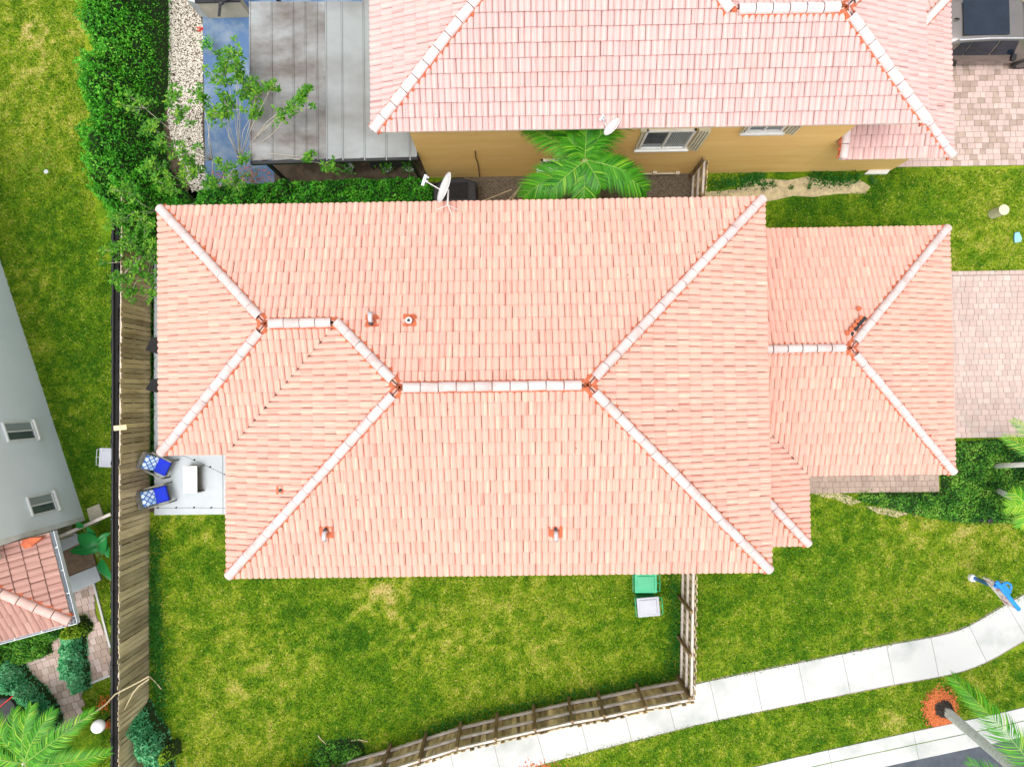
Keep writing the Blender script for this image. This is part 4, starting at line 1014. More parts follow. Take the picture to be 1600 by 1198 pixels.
# low wooden barrier beside blue house
a_, c_ = P(88, 842, .6), P(176, 802, .9); mdl = (a_+c_)/2
b = MB(); dd = c_-a_; b.box(mdl, (dd.length, .05, .5), math.atan2(dd.y, dd.x)); ff = b.build('fence', 'stucco_beige', None, 'low weathered wooden barrier between blue house corner and black fence', 'fence')
b = MB(); b.box(mdl+Vector((0, 0, .27)), (dd.length, .1, .03), math.atan2(dd.y, dd.x)); b.build('cap_rail', 'wood_rail', ff)
for k in (.1, .5, .9):
    b = MB(); q = a_.lerp(c_, k); b.box((q.x, q.y, .3), (.08, .08, .6)); b.build('post', 'wood_rail', ff)

# ------------------------------------------------------------------ grass blades
def grass(polys, density, holes=()):
    Vs, Fs, Ts = [], [], []; nv = 0
    for poly in polys:
        n = int(area(poly)*density); q = sample_poly(poly, n)
        keep = np.ones(len(q), bool)
        for h in holes: keep &= ~in_poly(q[:, 0], q[:, 1], h)
        q = q[keep]; n = len(q)
        t = np.clip(lawn_tint(q[:, 0], q[:, 1])+rng.normal(size=n)*.25, 0, 1)
        t = np.where(rng.random(n) < .05, np.clip(t+.35, 0, 1), t)
        an = rng.random(n)*2*np.pi; L = rng.uniform(.04, .10, n)*(1.1-.3*t); lean = rng.uniform(.3, 1.3, n)
        d = np.stack([np.cos(an)*np.sin(lean), np.sin(an)*np.sin(lean), np.cos(lean)], 1)*L[:, None]
        wd = rng.uniform(.012, .022, n); s = np.stack([-np.sin(an), np.cos(an), np.zeros(n)], 1)*wd[:, None]
        c = np.stack([q[:, 0], q[:, 1], np.zeros(n)], 1)
        V = np.stack([c-s, c+s, c+d], 1).reshape(-1, 3)
        F = np.arange(3*n).reshape(-1, 3)+nv; nv += 3*n
        Vs.append(V); Fs.append(F); Ts.append(np.repeat(t, 3))
    return np.vstack(Vs), np.vstack(Fs), np.concatenate(Ts)
W_ = lambda L_: [tuple(P(x, y))[:2] for x, y in L_]
lawns = [W_([(236, 806), (356, 806), (380, 880), (1060, 880), (1062, 1058), (889, 1092), (722, 1130), (525, 1190), (430, 1216), (232, 1216)]),
         W_([(1066, 880), (1200, 870), (1230, 840), (1262, 768), (1340, 770), (1480, 815), (1620, 815), (1620, 925), (1560, 955), (1500, 984), (1380, 1010), (1200, 1047), (1088, 1068), (1068, 1060)]),
         W_([(780, 1210), (900, 1172), (1087, 1130), (1200, 1107), (1400, 1071), (1500, 1050), (1620, 1006), (1620, 1096), (1420, 1142), (1190, 1193), (1100, 1216)]),
         W_([(-20, -20), (130, -20), (135, 200), (150, 340), (172, 420), (176, 800), (150, 812), (133, 800), (-14, 370)]),
         W_([(1198, 318), (1260, 310), (1360, 298), (1372, 264), (1620, 266), (1620, 424), (1484, 424), (1484, 370), (1200, 370)]),
         W_([(146, 905), (172, 895), (173, 1010), (160, 960)]), W_([(131, 1071), (174, 1056), (176, 1210), (150, 1210), (160, 1150), (128, 1100)])]
V, F, T = grass(lawns, 900)
np_object('grass', V, F, 'grass', T, kind='stuff', label='short patchy green and straw coloured lawn grass around the houses', cat='grass')
# taller green weeds along fences and edges
def weeds(pts_px, n, spread, size, mat='weed', z=0, tb=.0):
    C = []
    for k in range(n):
        t = random.random()*(len(pts_px)-1); i = int(t); a_ = P(*pts_px[i], z); c_ = P(*pts_px[min(i+1, len(pts_px)-1)], z); p = a_.lerp(c_, t-i)
        C.append((p.x+random.gauss(0, spread), p.y+random.gauss(0, spread), z+abs(random.gauss(0, .05))))
    C = np.array(C); D = rdirs(n, .5); return leaves(C, D, rng.uniform(.6, 1.4, n)*size, size*.42, np.clip(rng.random(n)*.8+tb, 0, 1))
parts = [weeds([(243, 830), (242, 940), (244, 1000), (250, 1080), (246, 1190)], 5200, .16, .09), weeds([(1052, 900), (1056, 980), (1050, 1050)], 1500, .16, .09),
         weeds([(1058, 1052), (940, 1078), (836, 1098), (724, 1122), (660, 1145)], 2400, .12, .09), weeds([(560, 1168), (520, 1178), (490, 1190)], 1800, .35, .10),
         weeds([(237, 430), (237, 560), (237, 680), (236, 790)], 1500, .07, .08), weeds([(1110, 290), (1160, 284), (1190, 278)], 1500, .14, .09), weeds([(1265, 275), (1300, 283), (1340, 278)], 900, .14, .1),
         weeds([(1078, 890), (1076, 1050)], 700, .14, .08)]
V = np.vstack([p[0] for p in parts]); k = 0; Fs = []
for p in parts: Fs.append(p[1]+k); k += len(p[0])
np_object('weeds', V, np.vstack(Fs), 'weed', np.concatenate([p[2] for p in parts]), kind='stuff', label='bright green weeds growing along the foot of fences and walls', cat='weeds')

# pebbles and mulch
def chips(poly, n, size, mat, name, label, cat, zb=.01, flat=.5, dens=None):
    q = sample_poly(poly, n) if dens is None else dens
    n = len(q); s = rng.uniform(.5, 1.3, n)*size; an = rng.random(n)*6.28
    base = np.array([[1, 0, 0], [-.4, .9, 0], [-.5, -.8, 0], [.1, .1, .8]])
    V = np.empty((n, 4, 3)); ca, sa = np.cos(an), np.sin(an)
    for k in range(4):
        bx_, by_, bz_ = base[k]
        V[:, k, 0] = q[:, 0]+(bx_*ca-by_*sa)*s; V[:, k, 1] = q[:, 1]+(bx_*sa+by_*ca)*s; V[:, k, 2] = zb+bz_*s*flat
    b_ = np.arange(n)[:, None]*4
    F = np.concatenate([b_+np.array([[0, 1, 3]]), b_+np.array([[1, 2, 3]]), b_+np.array([[2, 0, 3]])])
    return np_object(name, V.reshape(-1, 3), F, mat, np.repeat(rng.random(n)**.8, 4), kind='stuff', label=label, cat=cat)
chips(W_([(262, -10), (300, -10), (318, 40), (316, 200), (322, 296), (300, 300), (280, 250), (262, 200)]), 9000, .030, 'pebble', 'pebbles', 'strip of white and tan pebbles between hedge and blue patio', 'pebbles')
c_ = P(1469, 1107); q = rng.normal(size=(5200, 2))*.30; q = q[np.hypot(q[:, 0], q[:, 1]*.9) < .50+.24*rng.random(len(q))**2]
chips(None, 0, .035, 'mulch', 'mulch', 'ring of orange red mulch around the base of the grey palm trunk', 'mulch', dens=q*np.array([1.0, 1.12])+np.array([c_.x, c_.y]), zb=.03)
c_ = P(843, 1209); q = rng.normal(size=(1300, 2))*.22
chips(None, 0, .035, 'mulch', 'mulch', 'small patch of orange mulch on the verge cut by the bottom edge', 'mulch', dens=q*np.array([1.6, .8])+np.array([c_.x, c_.y]), zb=.03)
chips(W_([(735, 280), (1075, 272), (1085, 330), (735, 330)]), 9000, .022, 'pebble', 'gravel', 'brown gravel and leaf litter in the gap between the two tiled houses', 'gravel').data.materials[0] = MT['gravel_bed']
sp = chips(W_([(330, 270), (470, 262), (480, 292), (330, 298)]), 420, .03, 'mulch', 'wood_chips', 'reddish wood chips at the corner of the blue patio', 'mulch', zb=.04)

# ------------------------------------------------------------------ shrubs and hedges
def shrub(name, label, cat, poly, H, edge, n, leaf, mat, jag=.12, tb=0.0, group=None, tvar=.5, slope=None, base_z=0, core=True):
    t_ = thing(name, (sum(p[0] for p in poly)/len(poly), sum(p[1] for p in poly)/len(poly), base_z), label, cat, group)
    def hf(X, Y):
        d = poly_dist(X, Y, poly)*np.where(in_poly(X, Y, poly), 1, -1); k = np.clip(d/edge, 0, 1)
        h = H*np.sqrt(np.clip(1-(1-k)**2, 0, 1))*(.70+.60*vnoise(X, Y, .42, 21))*(.80+.40*vnoise(X, Y, .16, 22))
        if slope: h = h*np.clip(slope(X, Y), .1, 1.4)
        return h
    a_ = np.array([(p[0], p[1]) for p in poly]); lo, hi = a_.min(0)-.05, a_.max(0)+.05
    st = max(.07, leaf*.9); xs = np.arange(lo[0], hi[0]+st, st); ys = np.arange(lo[1], hi[1]+st, st); X, Y = np.meshgrid(xs, ys)
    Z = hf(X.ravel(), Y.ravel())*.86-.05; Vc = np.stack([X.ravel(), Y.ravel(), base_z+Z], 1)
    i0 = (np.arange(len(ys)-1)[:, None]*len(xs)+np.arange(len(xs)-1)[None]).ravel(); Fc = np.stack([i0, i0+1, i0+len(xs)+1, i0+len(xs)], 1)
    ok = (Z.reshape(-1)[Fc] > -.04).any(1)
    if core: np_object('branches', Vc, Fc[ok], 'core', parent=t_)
    big_ = [(p[0], p[1]) for p in poly]; q = sample_poly(big_, n)+rng.normal(size=(n, 2))*jag*.5
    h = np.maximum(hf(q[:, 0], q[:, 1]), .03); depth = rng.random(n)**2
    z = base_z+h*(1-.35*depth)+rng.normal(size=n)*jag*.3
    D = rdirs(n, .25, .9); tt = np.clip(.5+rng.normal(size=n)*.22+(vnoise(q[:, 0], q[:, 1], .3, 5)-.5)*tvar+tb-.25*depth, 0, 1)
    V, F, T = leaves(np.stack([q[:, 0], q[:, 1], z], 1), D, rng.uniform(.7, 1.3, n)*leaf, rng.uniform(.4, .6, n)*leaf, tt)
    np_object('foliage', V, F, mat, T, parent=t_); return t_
def PW(L_, z): return [tuple(P(x, y, z))[:2] for x, y in L_]
def PWn(L_, z, k):
    # narrowed about its own axis
    q = PW(L_, z); n = len(q); c = np.array(q); m = c.mean(0); u, sv, vt = np.linalg.svd(c-m); ax, mn = vt[0], vt[1]
    return [tuple(m+ax*((p-m)@ax)*.97+mn*((p-m)@mn)*k) for p in c]
hp = PW([(262, -40), (263, 60), (261, 130), (254, 200), (262, 262), (290, 300)], 0)+PW([(300, 322), (246, 328), (244, 400), (196, 392), (170, 352), (140, 300), (126, 262), (138, 200), (124, 150), (140, 80), (122, -40)], 1.6)
hx0, hx1 = P(150, 100, 1.6).x, P(262, 100, 1.6).x
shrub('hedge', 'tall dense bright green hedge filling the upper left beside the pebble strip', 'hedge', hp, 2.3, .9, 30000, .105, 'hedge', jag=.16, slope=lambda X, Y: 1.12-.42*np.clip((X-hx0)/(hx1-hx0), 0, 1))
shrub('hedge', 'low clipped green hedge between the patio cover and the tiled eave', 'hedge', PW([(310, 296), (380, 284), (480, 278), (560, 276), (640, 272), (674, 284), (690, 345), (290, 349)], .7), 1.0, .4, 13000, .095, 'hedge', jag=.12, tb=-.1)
shrub('ground_cover', 'dark leafy ground cover in the bed right of the garage walkway', 'ground cover', W_([(1489, 690), (1560, 686), (1640, 690), (1640, 818), (1500, 815), (1440, 806), (1400, 796), (1345, 782), (1340, 770), (1440, 770), (1470, 768), (1470, 742), (1486, 738)]), .30, .25, 14000, .085, 'bed_leaf', jag=.12, tvar=1.1)
shrub('bush', 'narrow blue green bush standing on the garden path below the porch corner', 'bush', PWn([(88, 992), (104, 984), (122, 990), (124, 1020), (128, 1060), (130, 1082), (112, 1090), (92, 1074), (82, 1040), (84, 1010)], .6, .72), .7, .25, 5200, .12, 'hedge_blue', jag=.1)
shrub('bush', 'lime yellow shoot bush under the porch gutter corner', 'bush', PW([(95, 975), (112, 972), (124, 990), (116, 1002), (96, 1000)], .8), .95, .25, 650, .11, 'lime_leaf', jag=.1)
shrub('bush', 'long blue green bush running diagonally beside the garden path on the left', 'bush', PWn([(0, 1030), (20, 1040), (34, 1062), (58, 1082), (76, 1106), (84, 1130), (78, 1150), (48, 1150), (24, 1120), (8, 1085), (-14, 1060)], .6, .75), .8, .3, 8000, .12, 'hedge_blue', jag=.1)
shrub('bush', 'blue green bush growing over the foot of the long board fence', 'bush', PWn([(188, 1116), (205, 1108), (216, 1120), (224, 1140), (244, 1160), (252, 1190), (250, 1230), (216, 1230), (206, 1180), (190, 1150)], 1.0, .72), 1.2, .3, 6000, .12, 'hedge_blue', jag=.1)
shrub('ground_cover', 'dark low plants in the bed directly below the porch gutter', 'ground cover', W_([(-10, 1002), (60, 985), (104, 970), (100, 990), (80, 1004), (84, 1018), (30, 1040), (20, 1052), (-10, 1040)]), .4, .25, 3800, .10, 'bed_leaf', jag=.1)
shrub('bush', 'low green bush in the bottom yard corner where the slatted fence begins', 'bush', PW([(486, 1190), (500, 1170), (530, 1160), (560, 1164), (568, 1176), (540, 1196), (500, 1210)], .3), .5, .25, 1500, .08, 'bed_leaf', jag=.1)
shrub('bush', 'small yellow green shrub over the lawn near the left edge', 'bush', PW([(30, 235), (60, 225), (86, 244), (94, 270), (70, 292), (36, 288), (18, 262)], .3), .22, .5, 900, .07, 'lime_leaf', jag=.3, tb=-.1, core=False)
shrub('bush', 'yellow tipped shoot at the lower end of the fence bush', 'bush', PW([(238, 1184), (252, 1182), (256, 1204), (240, 1206)], 1.2), 1.3, .2, 260, .1, 'lime_leaf')

# small dark rosettes on the sand
for k, (px, py, s, lb) in enumerate(((1193, 292, .22, 'largest dark spiky rosette, at the left end of the sandy strip'), (1207, 289, .19, 'dark spiky rosette touching the largest one on the sand'), (1235, 293, .13, 'small brownish rosette in the middle of the sandy strip'), (1262, 292, .15, 'dark thin leaved rosette right of the middle of the sand'), (1303, 289, .1, 'tiny dark weed near the right end of the sandy strip'), (1362, 283, .2, 'dark rosette by the white door step at the sand end'))):
    c_ = P(px, py); n = 26; an = rng.random(n)*6.28; D = np.stack([np.cos(an), np.sin(an), rng.uniform(.1, .5, n)], 1); D /= np.linalg.norm(D, axis=1)[:, None]
    C = np.array([[c_.x, c_.y, .03]])+D*s*.5; V, F, T = leaves(C, D, s, s*.16, rng.random(n)*.15)
    np_object('rosette_plant', V, F, 'bed_leaf', T, label=lb, cat='plant', group='rosettes on the sandy strip')

# branching small tree by the hedge corner
tree = thing('small_tree', P(338, 318), 'thin stemmed open tree with leafy tufts reaching over pebbles and patio cover', 'tree')
tb_ = P(338, 318)
tips = [(350, 100, 3.6, .32), (368, 88, 3.8, .3), (345, 120, 3.4, .3), (372, 112, 3.5, .26), (402, 138, 3.5, .25), (380, 140, 3.3, .28), (398, 172, 3.2, .26), (355, 165, 3.0, .3), (345, 178, 2.9, .3), (425, 135, 3.9, .2), (473, 158, 4.0, .22), (480, 140, 4.0, .16), (452, 168, 3.8, .17), (440, 180, 3.7, .16),
        (483, 246, 3.3, .2), (518, 258, 3.2, .2), (314, 150, 2.8, .26), (330, 175, 2.6, .2), (382, 248, 2.8, .16), (290, 240, 2.6, .3), (270, 150, 3.0, .25), (285, 180, 2.8, .25), (215, 160, 3.2, .25), (235, 200, 3.0, .3), (255, 225, 2.9, .26), (300, 270, 2.4, .35), (262, 290, 2.5, .3), (240, 262, 2.7, .3), (370, 290, 2.0, .3), (330, 290, 2.4, .3), (350, 262, 2.6, .22),
        (200, 300, 2.9, .3), (190, 345, 2.8, .3), (178, 392, 2.8, .26), (205, 380, 2.7, .28), (225, 350, 2.6, .3), (215, 412, 2.6, .26), (190, 432, 2.6, .25), (230, 430, 2.5, .22), (205, 458, 2.5, .2), (238, 455, 2.3, .17), (185, 440, 2.7, .2), (236, 390, 2.4, .25), (160, 412, 2.8, .05)]
stem = MB(); lv = []; 
hubs = [P(332, 250, 1.9), P(352, 268, 1.9), P(375, 250, 1.8), P(300, 290, 1.6), P(244, 330, 1.9), P(242, 395, 1.9)]
for hb in hubs: stem.tube([tb_+Vector((random.uniform(-.1, .1), random.uniform(-.1, .1), 0)), tb_.lerp(hb, .5)+Vector((random.uniform(-.1, .1), 0, .2)), hb], [.028, .02, .014], 6)
for (px, py, z, s) in tips:
    tp = P(px, py, z); hb = min(hubs, key=lambda h: (h-tp).length); mdp = hb.lerp(tp, .5)+Vector((random.uniform(-.15, .15), random.uniform(-.15, .15), .12))
    stem.tube([hb, mdp, tp], [.012, .009, .005], 5)
    nw = max(2, int(16*(s/.28)**1.6))
    for wk in range(nw):
        off_ = Vector((random.gauss(0, s*.62), random.gauss(0, s*.62), random.gauss(0, s*.35))) if wk else Vector((0, 0, 0)); wc = tp+off_
        if wk: stem.tube([tp.lerp(mdp, random.uniform(0, .3)), wc], [.006, .004], 4)
        n = random.randint(11, 17); an = rng.random(n)*6.28; D = np.stack([np.cos(an), np.sin(an), rng.uniform(-.25, .7, n)], 1); D /= np.linalg.norm(D, axis=1)[:, None]
        LL = rng.uniform(.10, .17, n); C = np.array(wc)+D*LL[:, None]*.6+rng.normal(size=(n, 3))*.02
        lv.append(leaves(C, D, LL, LL*.40, np.clip(rng.normal(size=n)*.2+.5+random.uniform(-.15, .2)+off_.z, 0, 1)))
stem.build('branch', 'bark_pale', tree, smooth=True)
V = np.vstack([p[0] for p in lv]); k = 0; Fs = []
for p in lv: Fs.append(p[1]+k); k += len(p[0])
np_object('foliage', V, np.vstack(Fs), 'tree_leaf', np.concatenate([p[2] for p in lv]), parent=tree)
# red flowering plant by the patio
def tuft(px, py, z, r, n, L_, mat):
    c_ = P(px, py, z); C = np.array(c_)+rng.normal(size=(n, 3))*r*np.array([1, 1, .5]); return leaves(C, rdirs(n, .3), L_, L_*.45, rng.random(n))
fp = thing('flowering_plant', P(316, 62), 'red flowering plant at the edge of the pebbles and blue patio', 'plant')
V, F, T = tuft(322, 68, .5, .13, 160, .10, 'hedge'); np_object('foliage', V, F, 'hedge', T, parent=fp)
V, F, T = tuft(314, 46, .7, .05, 40, .08, ''); np_object('flower', V, F, 'red_flower', T, parent=fp, kind='stuff')
for k, (px, py) in enumerate(((163, 1098), (169, 1131))):
    fp = thing('flowering_plant', P(px, py), ['orange flower tuft on the grass above the white globe lamp', 'orange flower tuft squeezed between globe lamp and black fence'][k], 'plant')
    V, F, T = tuft(px, py, .2, .12-.03*k, 130, .08, ''); np_object('flower', V, F, 'flower', T, parent=fp, kind='stuff')
    V, F, T = tuft(px, py, .08, .1, 60, .08, ''); np_object('foliage', V, F, 'weed', T, parent=fp)
fp = thing('flowering_plant', P(385, 278), 'low reddish flowering shrub at the front corner of blue patio', 'plant')
V, F, T = tuft(390, 272, .4, .3, 120, .06, ''); np_object('flower', V, F, 'red_flower', T, parent=fp, kind='stuff')
V, F, T = tuft(390, 272, .3, .3, 220, .07, ''); np_object('foliage', V, F, 'bed_leaf', T, parent=fp)

# ------------------------------------------------------------------ palms
def frond(tp, az, L, el, droop, ll, parent, mat='palm_leaf', nl=44, tb=0.0, curl=.0, hang=.35):
    """one frond: curved rachis with two rows of leaflets"""
    pts = []; p = Vector(tp); e = el; N = 12; a_ = az
    for k in range(N+1):
        pts.append(p.copy()); e -= droop/N*(.5+k/N); a_ += curl/N
        p = p+Vector((math.cos(a_)*math.cos(e), math.sin(a_)*math.cos(e), math.sin(e)))*L/N
    V = []; F = []; T = []
    for k in range(nl):
        s = .06+.94*k/(nl-1); i = min(int(s*N), N-1); f_ = s*N-i; c_ = pts[i].lerp(pts[i+1], f_); d = (pts[i+1]-pts[i]).normalized()
        side = d.cross(Vector((0, 0, 1))).normalized(); lw = ll*(math.sin(math.pi*min(1, (.12+s*.83)))**.6)*random.uniform(.85, 1.1)+.02
        for sg in (1, -1):
            dirv = (side*sg*math.sin(1.15-.55*s)+d*math.cos(1.15-.55*s)+Vector((0, 0, random.uniform(-.12, .22)))).normalized()
            m_ = c_+dirv*lw*.5; e_ = c_+dirv*lw+Vector((0, 0, -hang*lw)); wv = dirv.cross(Vector((0, 0, 1))).normalized()*(.011+.010*lw)
            b_ = len(V); V += [c_-wv*.5, c_+wv*.5, m_+wv+Vector((0, 0, -.02)), m_-wv+Vector((0, 0, -.02)), e_]
            F += [(b_, b_+1, b_+2), (b_, b_+2, b_+3), (b_+3, b_+2, b_+4)]; t_ = min(1, max(0, random.gauss(.42, .18)+tb)); T += [t_]*5
    o = np_object('frond', np.array([tuple(v) for v in V]), np.array(F), mat, T, parent=parent)
    m = MB(); m.tube(pts, [.014-.0009*k for k in range(N+1)], 5); m.build('rachis', 'lime_stem', o)
    return o
MT['lime_stem'] = M('green_stem', (.3, .42, .10), (.22, .34, .08), rough=.5)
def az_px(x0_, y0_, x1_, y1_): return math.atan2(-(y1_-y0_), x1_-x0_)
# centre palm between the houses
cp = P(914, 250, 4.3); palm = thing('palm_tree', (cp.x, cp.y-.05, 0), 'feathery green palm growing in the gap against the yellow wall', 'palm')
b = MB(); b.tube([(cp.x, cp.y-.05, 0), (cp.x+.05, cp.y, 2), (cp.x, cp.y, 4.1), cp], [.13, .10, .085, .06], 10); b.build('trunk', 'bark_grey', palm, smooth=True)
for (tx, ty, z_, dr_, ll) in ((822, 205, .35, .9, .62), (868, 196, .5, .8, .6), (985, 176, .45, .75, .72), (945, 215, .9, .6, .5), (1008, 300, .3, 1.1, .75), (985, 280, .4, 1.0, .6), (912, 318, .35, 1.0, .62), (936, 300, .6, 1.2, .5), (818, 308, .3, 1.1, .75), (850, 312, .45, 1.2, .55), (880, 230, .9, .7, .5), (910, 200, 1.0, .5, .5)):
    tp_ = P(tx, ty, 3.9); L_ = (V2(tp_)-V2(cp)).length*1.06; frond(cp+Vector((random.uniform(-.04, .04), random.uniform(-.04, .04), 0)), math.atan2(tp_.y-cp.y, tp_.x-cp.x), L_, z_, dr_, ll, palm, nl=62)
# street palm at the bottom right
sp_ = P(1473, 1106); top_ = P(1655, 1262, 5.2); sp = thing('palm_tree', (sp_.x, sp_.y, 0), 'street palm with grey trunk rising from the orange mulch ring', 'palm')
b = MB(); b.tube([sp_+Vector((0, 0, 0)), sp_+Vector((0, 0, .12)), sp_.lerp(top_, .12), sp_.lerp(top_, .4), sp_.lerp(top_, .8), top_], [.17, .17, .16, .15, .13, .12], 14); b.build('trunk', 'bark_grey', sp, smooth=True)
b = MB()
for k in range(150):
    an = random.uniform(0, 6.28); r_ = random.uniform(.2, .34); b.tube([sp_+Vector((math.cos(an)*.17, math.sin(an)*.17, random.uniform(.12, .4))), sp_+Vector((math.cos(an)*r_, math.sin(an)*r_, .01))], .018, 4)
b.build('root_mat', 'bark_dark', sp)
for (tx, ty, el, dr_, ll, nl) in ((1478, 1056, .55, 1.25, .62, 90), (1500, 1175, .5, 1.0, .5, 44), (1560, 1290, .5, 1.0, .6, 40), (1700, 1080, .6, 1.0, .6, 40), (1800, 1200, .5, 1.1, .6, 40), (1760, 1350, .5, 1.1, .6, 40), (1650, 1420, .5, 1.1, .6, 40)):
    tp_ = P(tx, ty, 4.7); L_ = (V2(tp_)-V2(top_)).length*1.12; frond(top_, math.atan2(tp_.y-top_.y, tp_.x-top_.x), L_, el, dr_, ll, sp, nl=nl, tb=.05)
# two young palms in the ground cover at the right edge
for k, (bx_, by_, tx, ty, tz, frs, lb) in enumerate(((1548, 728, 1640, 724, 2.6, ((1566, 684), (1580, 660), (1650, 640), (1700, 700), (1700, 760), (1640, 790)), 'young palm with whitewashed trunk leaning right, upper of two in the bed'),
                                                    (1554, 764, 1604, 788, 1.9, ((1572, 790), (1580, 770), (1590, 820), (1650, 760), (1650, 830)), 'young palm with short whitewashed trunk, lower of two in the bed'))):
    p0, p1 = P(bx_, by_), P(tx, ty, tz); yp = thing('palm_tree', (p0.x, p0.y, 0), lb, 'palm')
    b = MB(); b.tube([p0, p0.lerp(p1, .5), p1], [.09, .085, .07], 10); b.build('trunk', 'trunk_white', yp, smooth=True)
    for (fx_, fy_) in frs:
        tp_ = P(fx_, fy_, tz-.1); frond(p1, math.atan2(tp_.y-p1.y, tp_.x-p1.x), (V2(tp_)-V2(p1)).length*1.1, .5, 1.0, .4, yp, tb=.3, nl=30)
# palm clump at lower left
lc = P(38, 1192, 2.2); lp_ = thing('palm_tree', (lc.x, lc.y, 0), 'bushy palm with long bright fronds filling the bottom left corner', 'palm')
b = MB(); b.tube([(lc.x, lc.y, 0), (lc.x, lc.y, 2.2)], [.14, .1], 10); b.build('trunk', 'bark_grey', lp_)
for (tx, ty, z_) in ((158, 1102, 2.4), (176, 1165, 2.2), (150, 1190, 2.0), (100, 1100, 2.2), (66, 1095, 2.2), (30, 1108, 2.2), (0, 1115, 2.2), (-30, 1150, 2.2), (10, 1150, 2.4), (90, 1150, 2.4), (60, 1160, 2.5), (30, 1250, 2.2), (120, 1230, 2), (110, 1170, 2.3)):
    tp_ = P(tx, ty, z_-.2); frond(lc, math.atan2(tp_.y-lc.y, tp_.x-lc.x), max(.9, (V2(tp_)-V2(lc)).length*1.08), random.uniform(.35, .6), .9, .5, lp_, tb=.1, nl=64)
# broad leaved plant next to black fence
blp = thing('banana_plant', P(150, 870), 'broad leaved plant with large glossy leaves between porch and black fence', 'plant')
def big_leaf(p0, p1, wd, parent):
    d = p1-p0; L_ = d.length; s = d.cross(Vector((0, 0, 1))).normalized(); V = []; N = 8
    for k in range(N+1):
        t = k/N; c_ = p0.lerp(p1, t)+Vector((0, 0, .35*L_*t*(1-t))); w_ = wd*math.sin(math.pi*min(.999, t**.8))**.7
        V += [c_+s*w_+Vector((0, 0, w_*.35)), c_, c_-s*w_+Vector((0, 0, w_*.35))]
    F = []
    for k in range(N):
        a_ = 3*k; F += [(a_, a_+1, a_+4, a_+3), (a_+1, a_+2, a_+5, a_+4)]
    T = np.repeat(.4+rng.random(N+1)*.2, 3); T[1::3] = .95
    o = np_object('leaf', np.array([tuple(v) for v in V]), np.array(F), 'broad_leaf', T, parent=parent)
    m = MB(); m.tube([Vector((P(158, 868).x, P(158, 868).y, .2)), p0], .018, 5); m.build('stalk', 'lime_stem', o)
for (a_, c_, w_) in (((156, 848), (121, 836), .26), ((152, 852), (112, 858), .12), ((158, 858), (108, 861), .13), ((160, 866), (166, 838), .16), ((158, 872), (178, 908), .14), ((172, 832), (150, 846), .09), ((158, 874), (162, 898), .12), ((130, 824), (121, 815), .12), ((150, 838), (136, 822), .1), ((168, 850), (170, 872), .1)):
    big_leaf(P(*a_, 1.2), P(*c_, 1.3), w_, blp)
# bare lying sticks and branches
for k, (L_, z_, lb) in enumerate(((((497, 1148), (500, 1153), (513, 1165)), .05, 'forked pale twig lying on the lawn near the slatted fence'), (((541, 1158), (560, 1155), (575, 1158)), .05, 'thin curved pale twig on the lawn beside the slatted fence'), (((95, 1137), (130, 1125), (165, 1100), (180, 1084), (215, 1066), (233, 1056)), 1.9, 'long bare branch lying across the wooden and black fences'), (((188, 1120), (208, 1082), (216, 1072), (233, 1060)), 1.5, 'bare forked branch leaning against inside of long board fence'), (((233, 1056), (243, 1065), (252, 1076)), .08, 'short pale stick on the grass at fence foot'))):
    b = MB(); b.tube([P(x_, y_, z_) for x_, y_ in L_], .018 if k < 2 else .022, 5); b.build('stick', 'twig', None, lb, 'stick')
b = MB(); b.tube([P(x_, y_, .05) for x_, y_ in ((790, 318), (806, 300), (815, 288), (800, 312))], .02, 5); b.tube([P(x_, y_, .06) for x_, y_ in ((745, 318), (775, 306), (800, 296))], .02, 5); b.build('stick', 'twig', None, 'dry branches lying on gravel between the two houses', 'stick')

# ------------------------------------------------------------------ satellite dishes
def dish(pc, width, minor, nrm3, mount, label, legs):
    """pc centre; nrm3 face normal"""
    n_ = Vector(nrm3).normalized(); s = n_.cross(Vector((0, 0, 1))).normalized(); u = s.cross(n_)*-1
    if u.z < 0: u = -u
    t_ = thing('satellite_dish', mount, label, 'satellite dish')
    m = MB(); R = 6; K = 24; vs = [pc-n_*.07]
    for i in range(1, R+1):
        for k in range(K):
            r = i/R; vs.append(pc+(s*math.cos(2*math.pi*k/K)*width/2+u*math.sin(2*math.pi*k/K)*width*.46)*r-n_*.07*(1-r*r))
    fs = [(0, 1+k, 1+(k+1) % K) for k in range(K)]+[(1+(i-1)*K+k, 1+i*K+k, 1+i*K+(k+1) % K, 1+(i-1)*K+(k+1) % K) for i in range(1, R) for k in range(K)]
    m.add(vs, fs); rf = m.build('reflector', 'dish', t_, smooth=True); sm = rf.modifiers.new('solid', 'SOLIDIFY'); sm.thickness = .015
    m = MB(); lowp = pc-u*width*.44; fp_ = pc+n_*width*.62-u*width*.18; m.tube([lowp-n_*.02, fp_], .016, 6); m.build('arm', 'dish', t_)
    m = MB(); m.box(fp_, (width*.09, width*.35, .05), math.atan2(s.y, s.x)+math.pi/2); m.tube([fp_, fp_-n_*.1], .035, 8); m.tube([fp_+s*width*.13, fp_+s*width*.13-n_*.09], .03, 8); m.build('receiver', 'galv', t_)
    m = MB(); mb = Vector(mount); bk = pc-n_*.12; m.tube([mb, Vector((mb.x, mb.y, bk.z-.15)), bk], .022, 8); m.build('mast', 'dish', t_)
    for q_ in legs:
        m = MB(); m.tube([Vector(q_), Vector((mb.x, mb.y, bk.z-.2))], .012, 6); m.build('brace', 'dish', t_)
m0 = P(701, 321, 5.72)
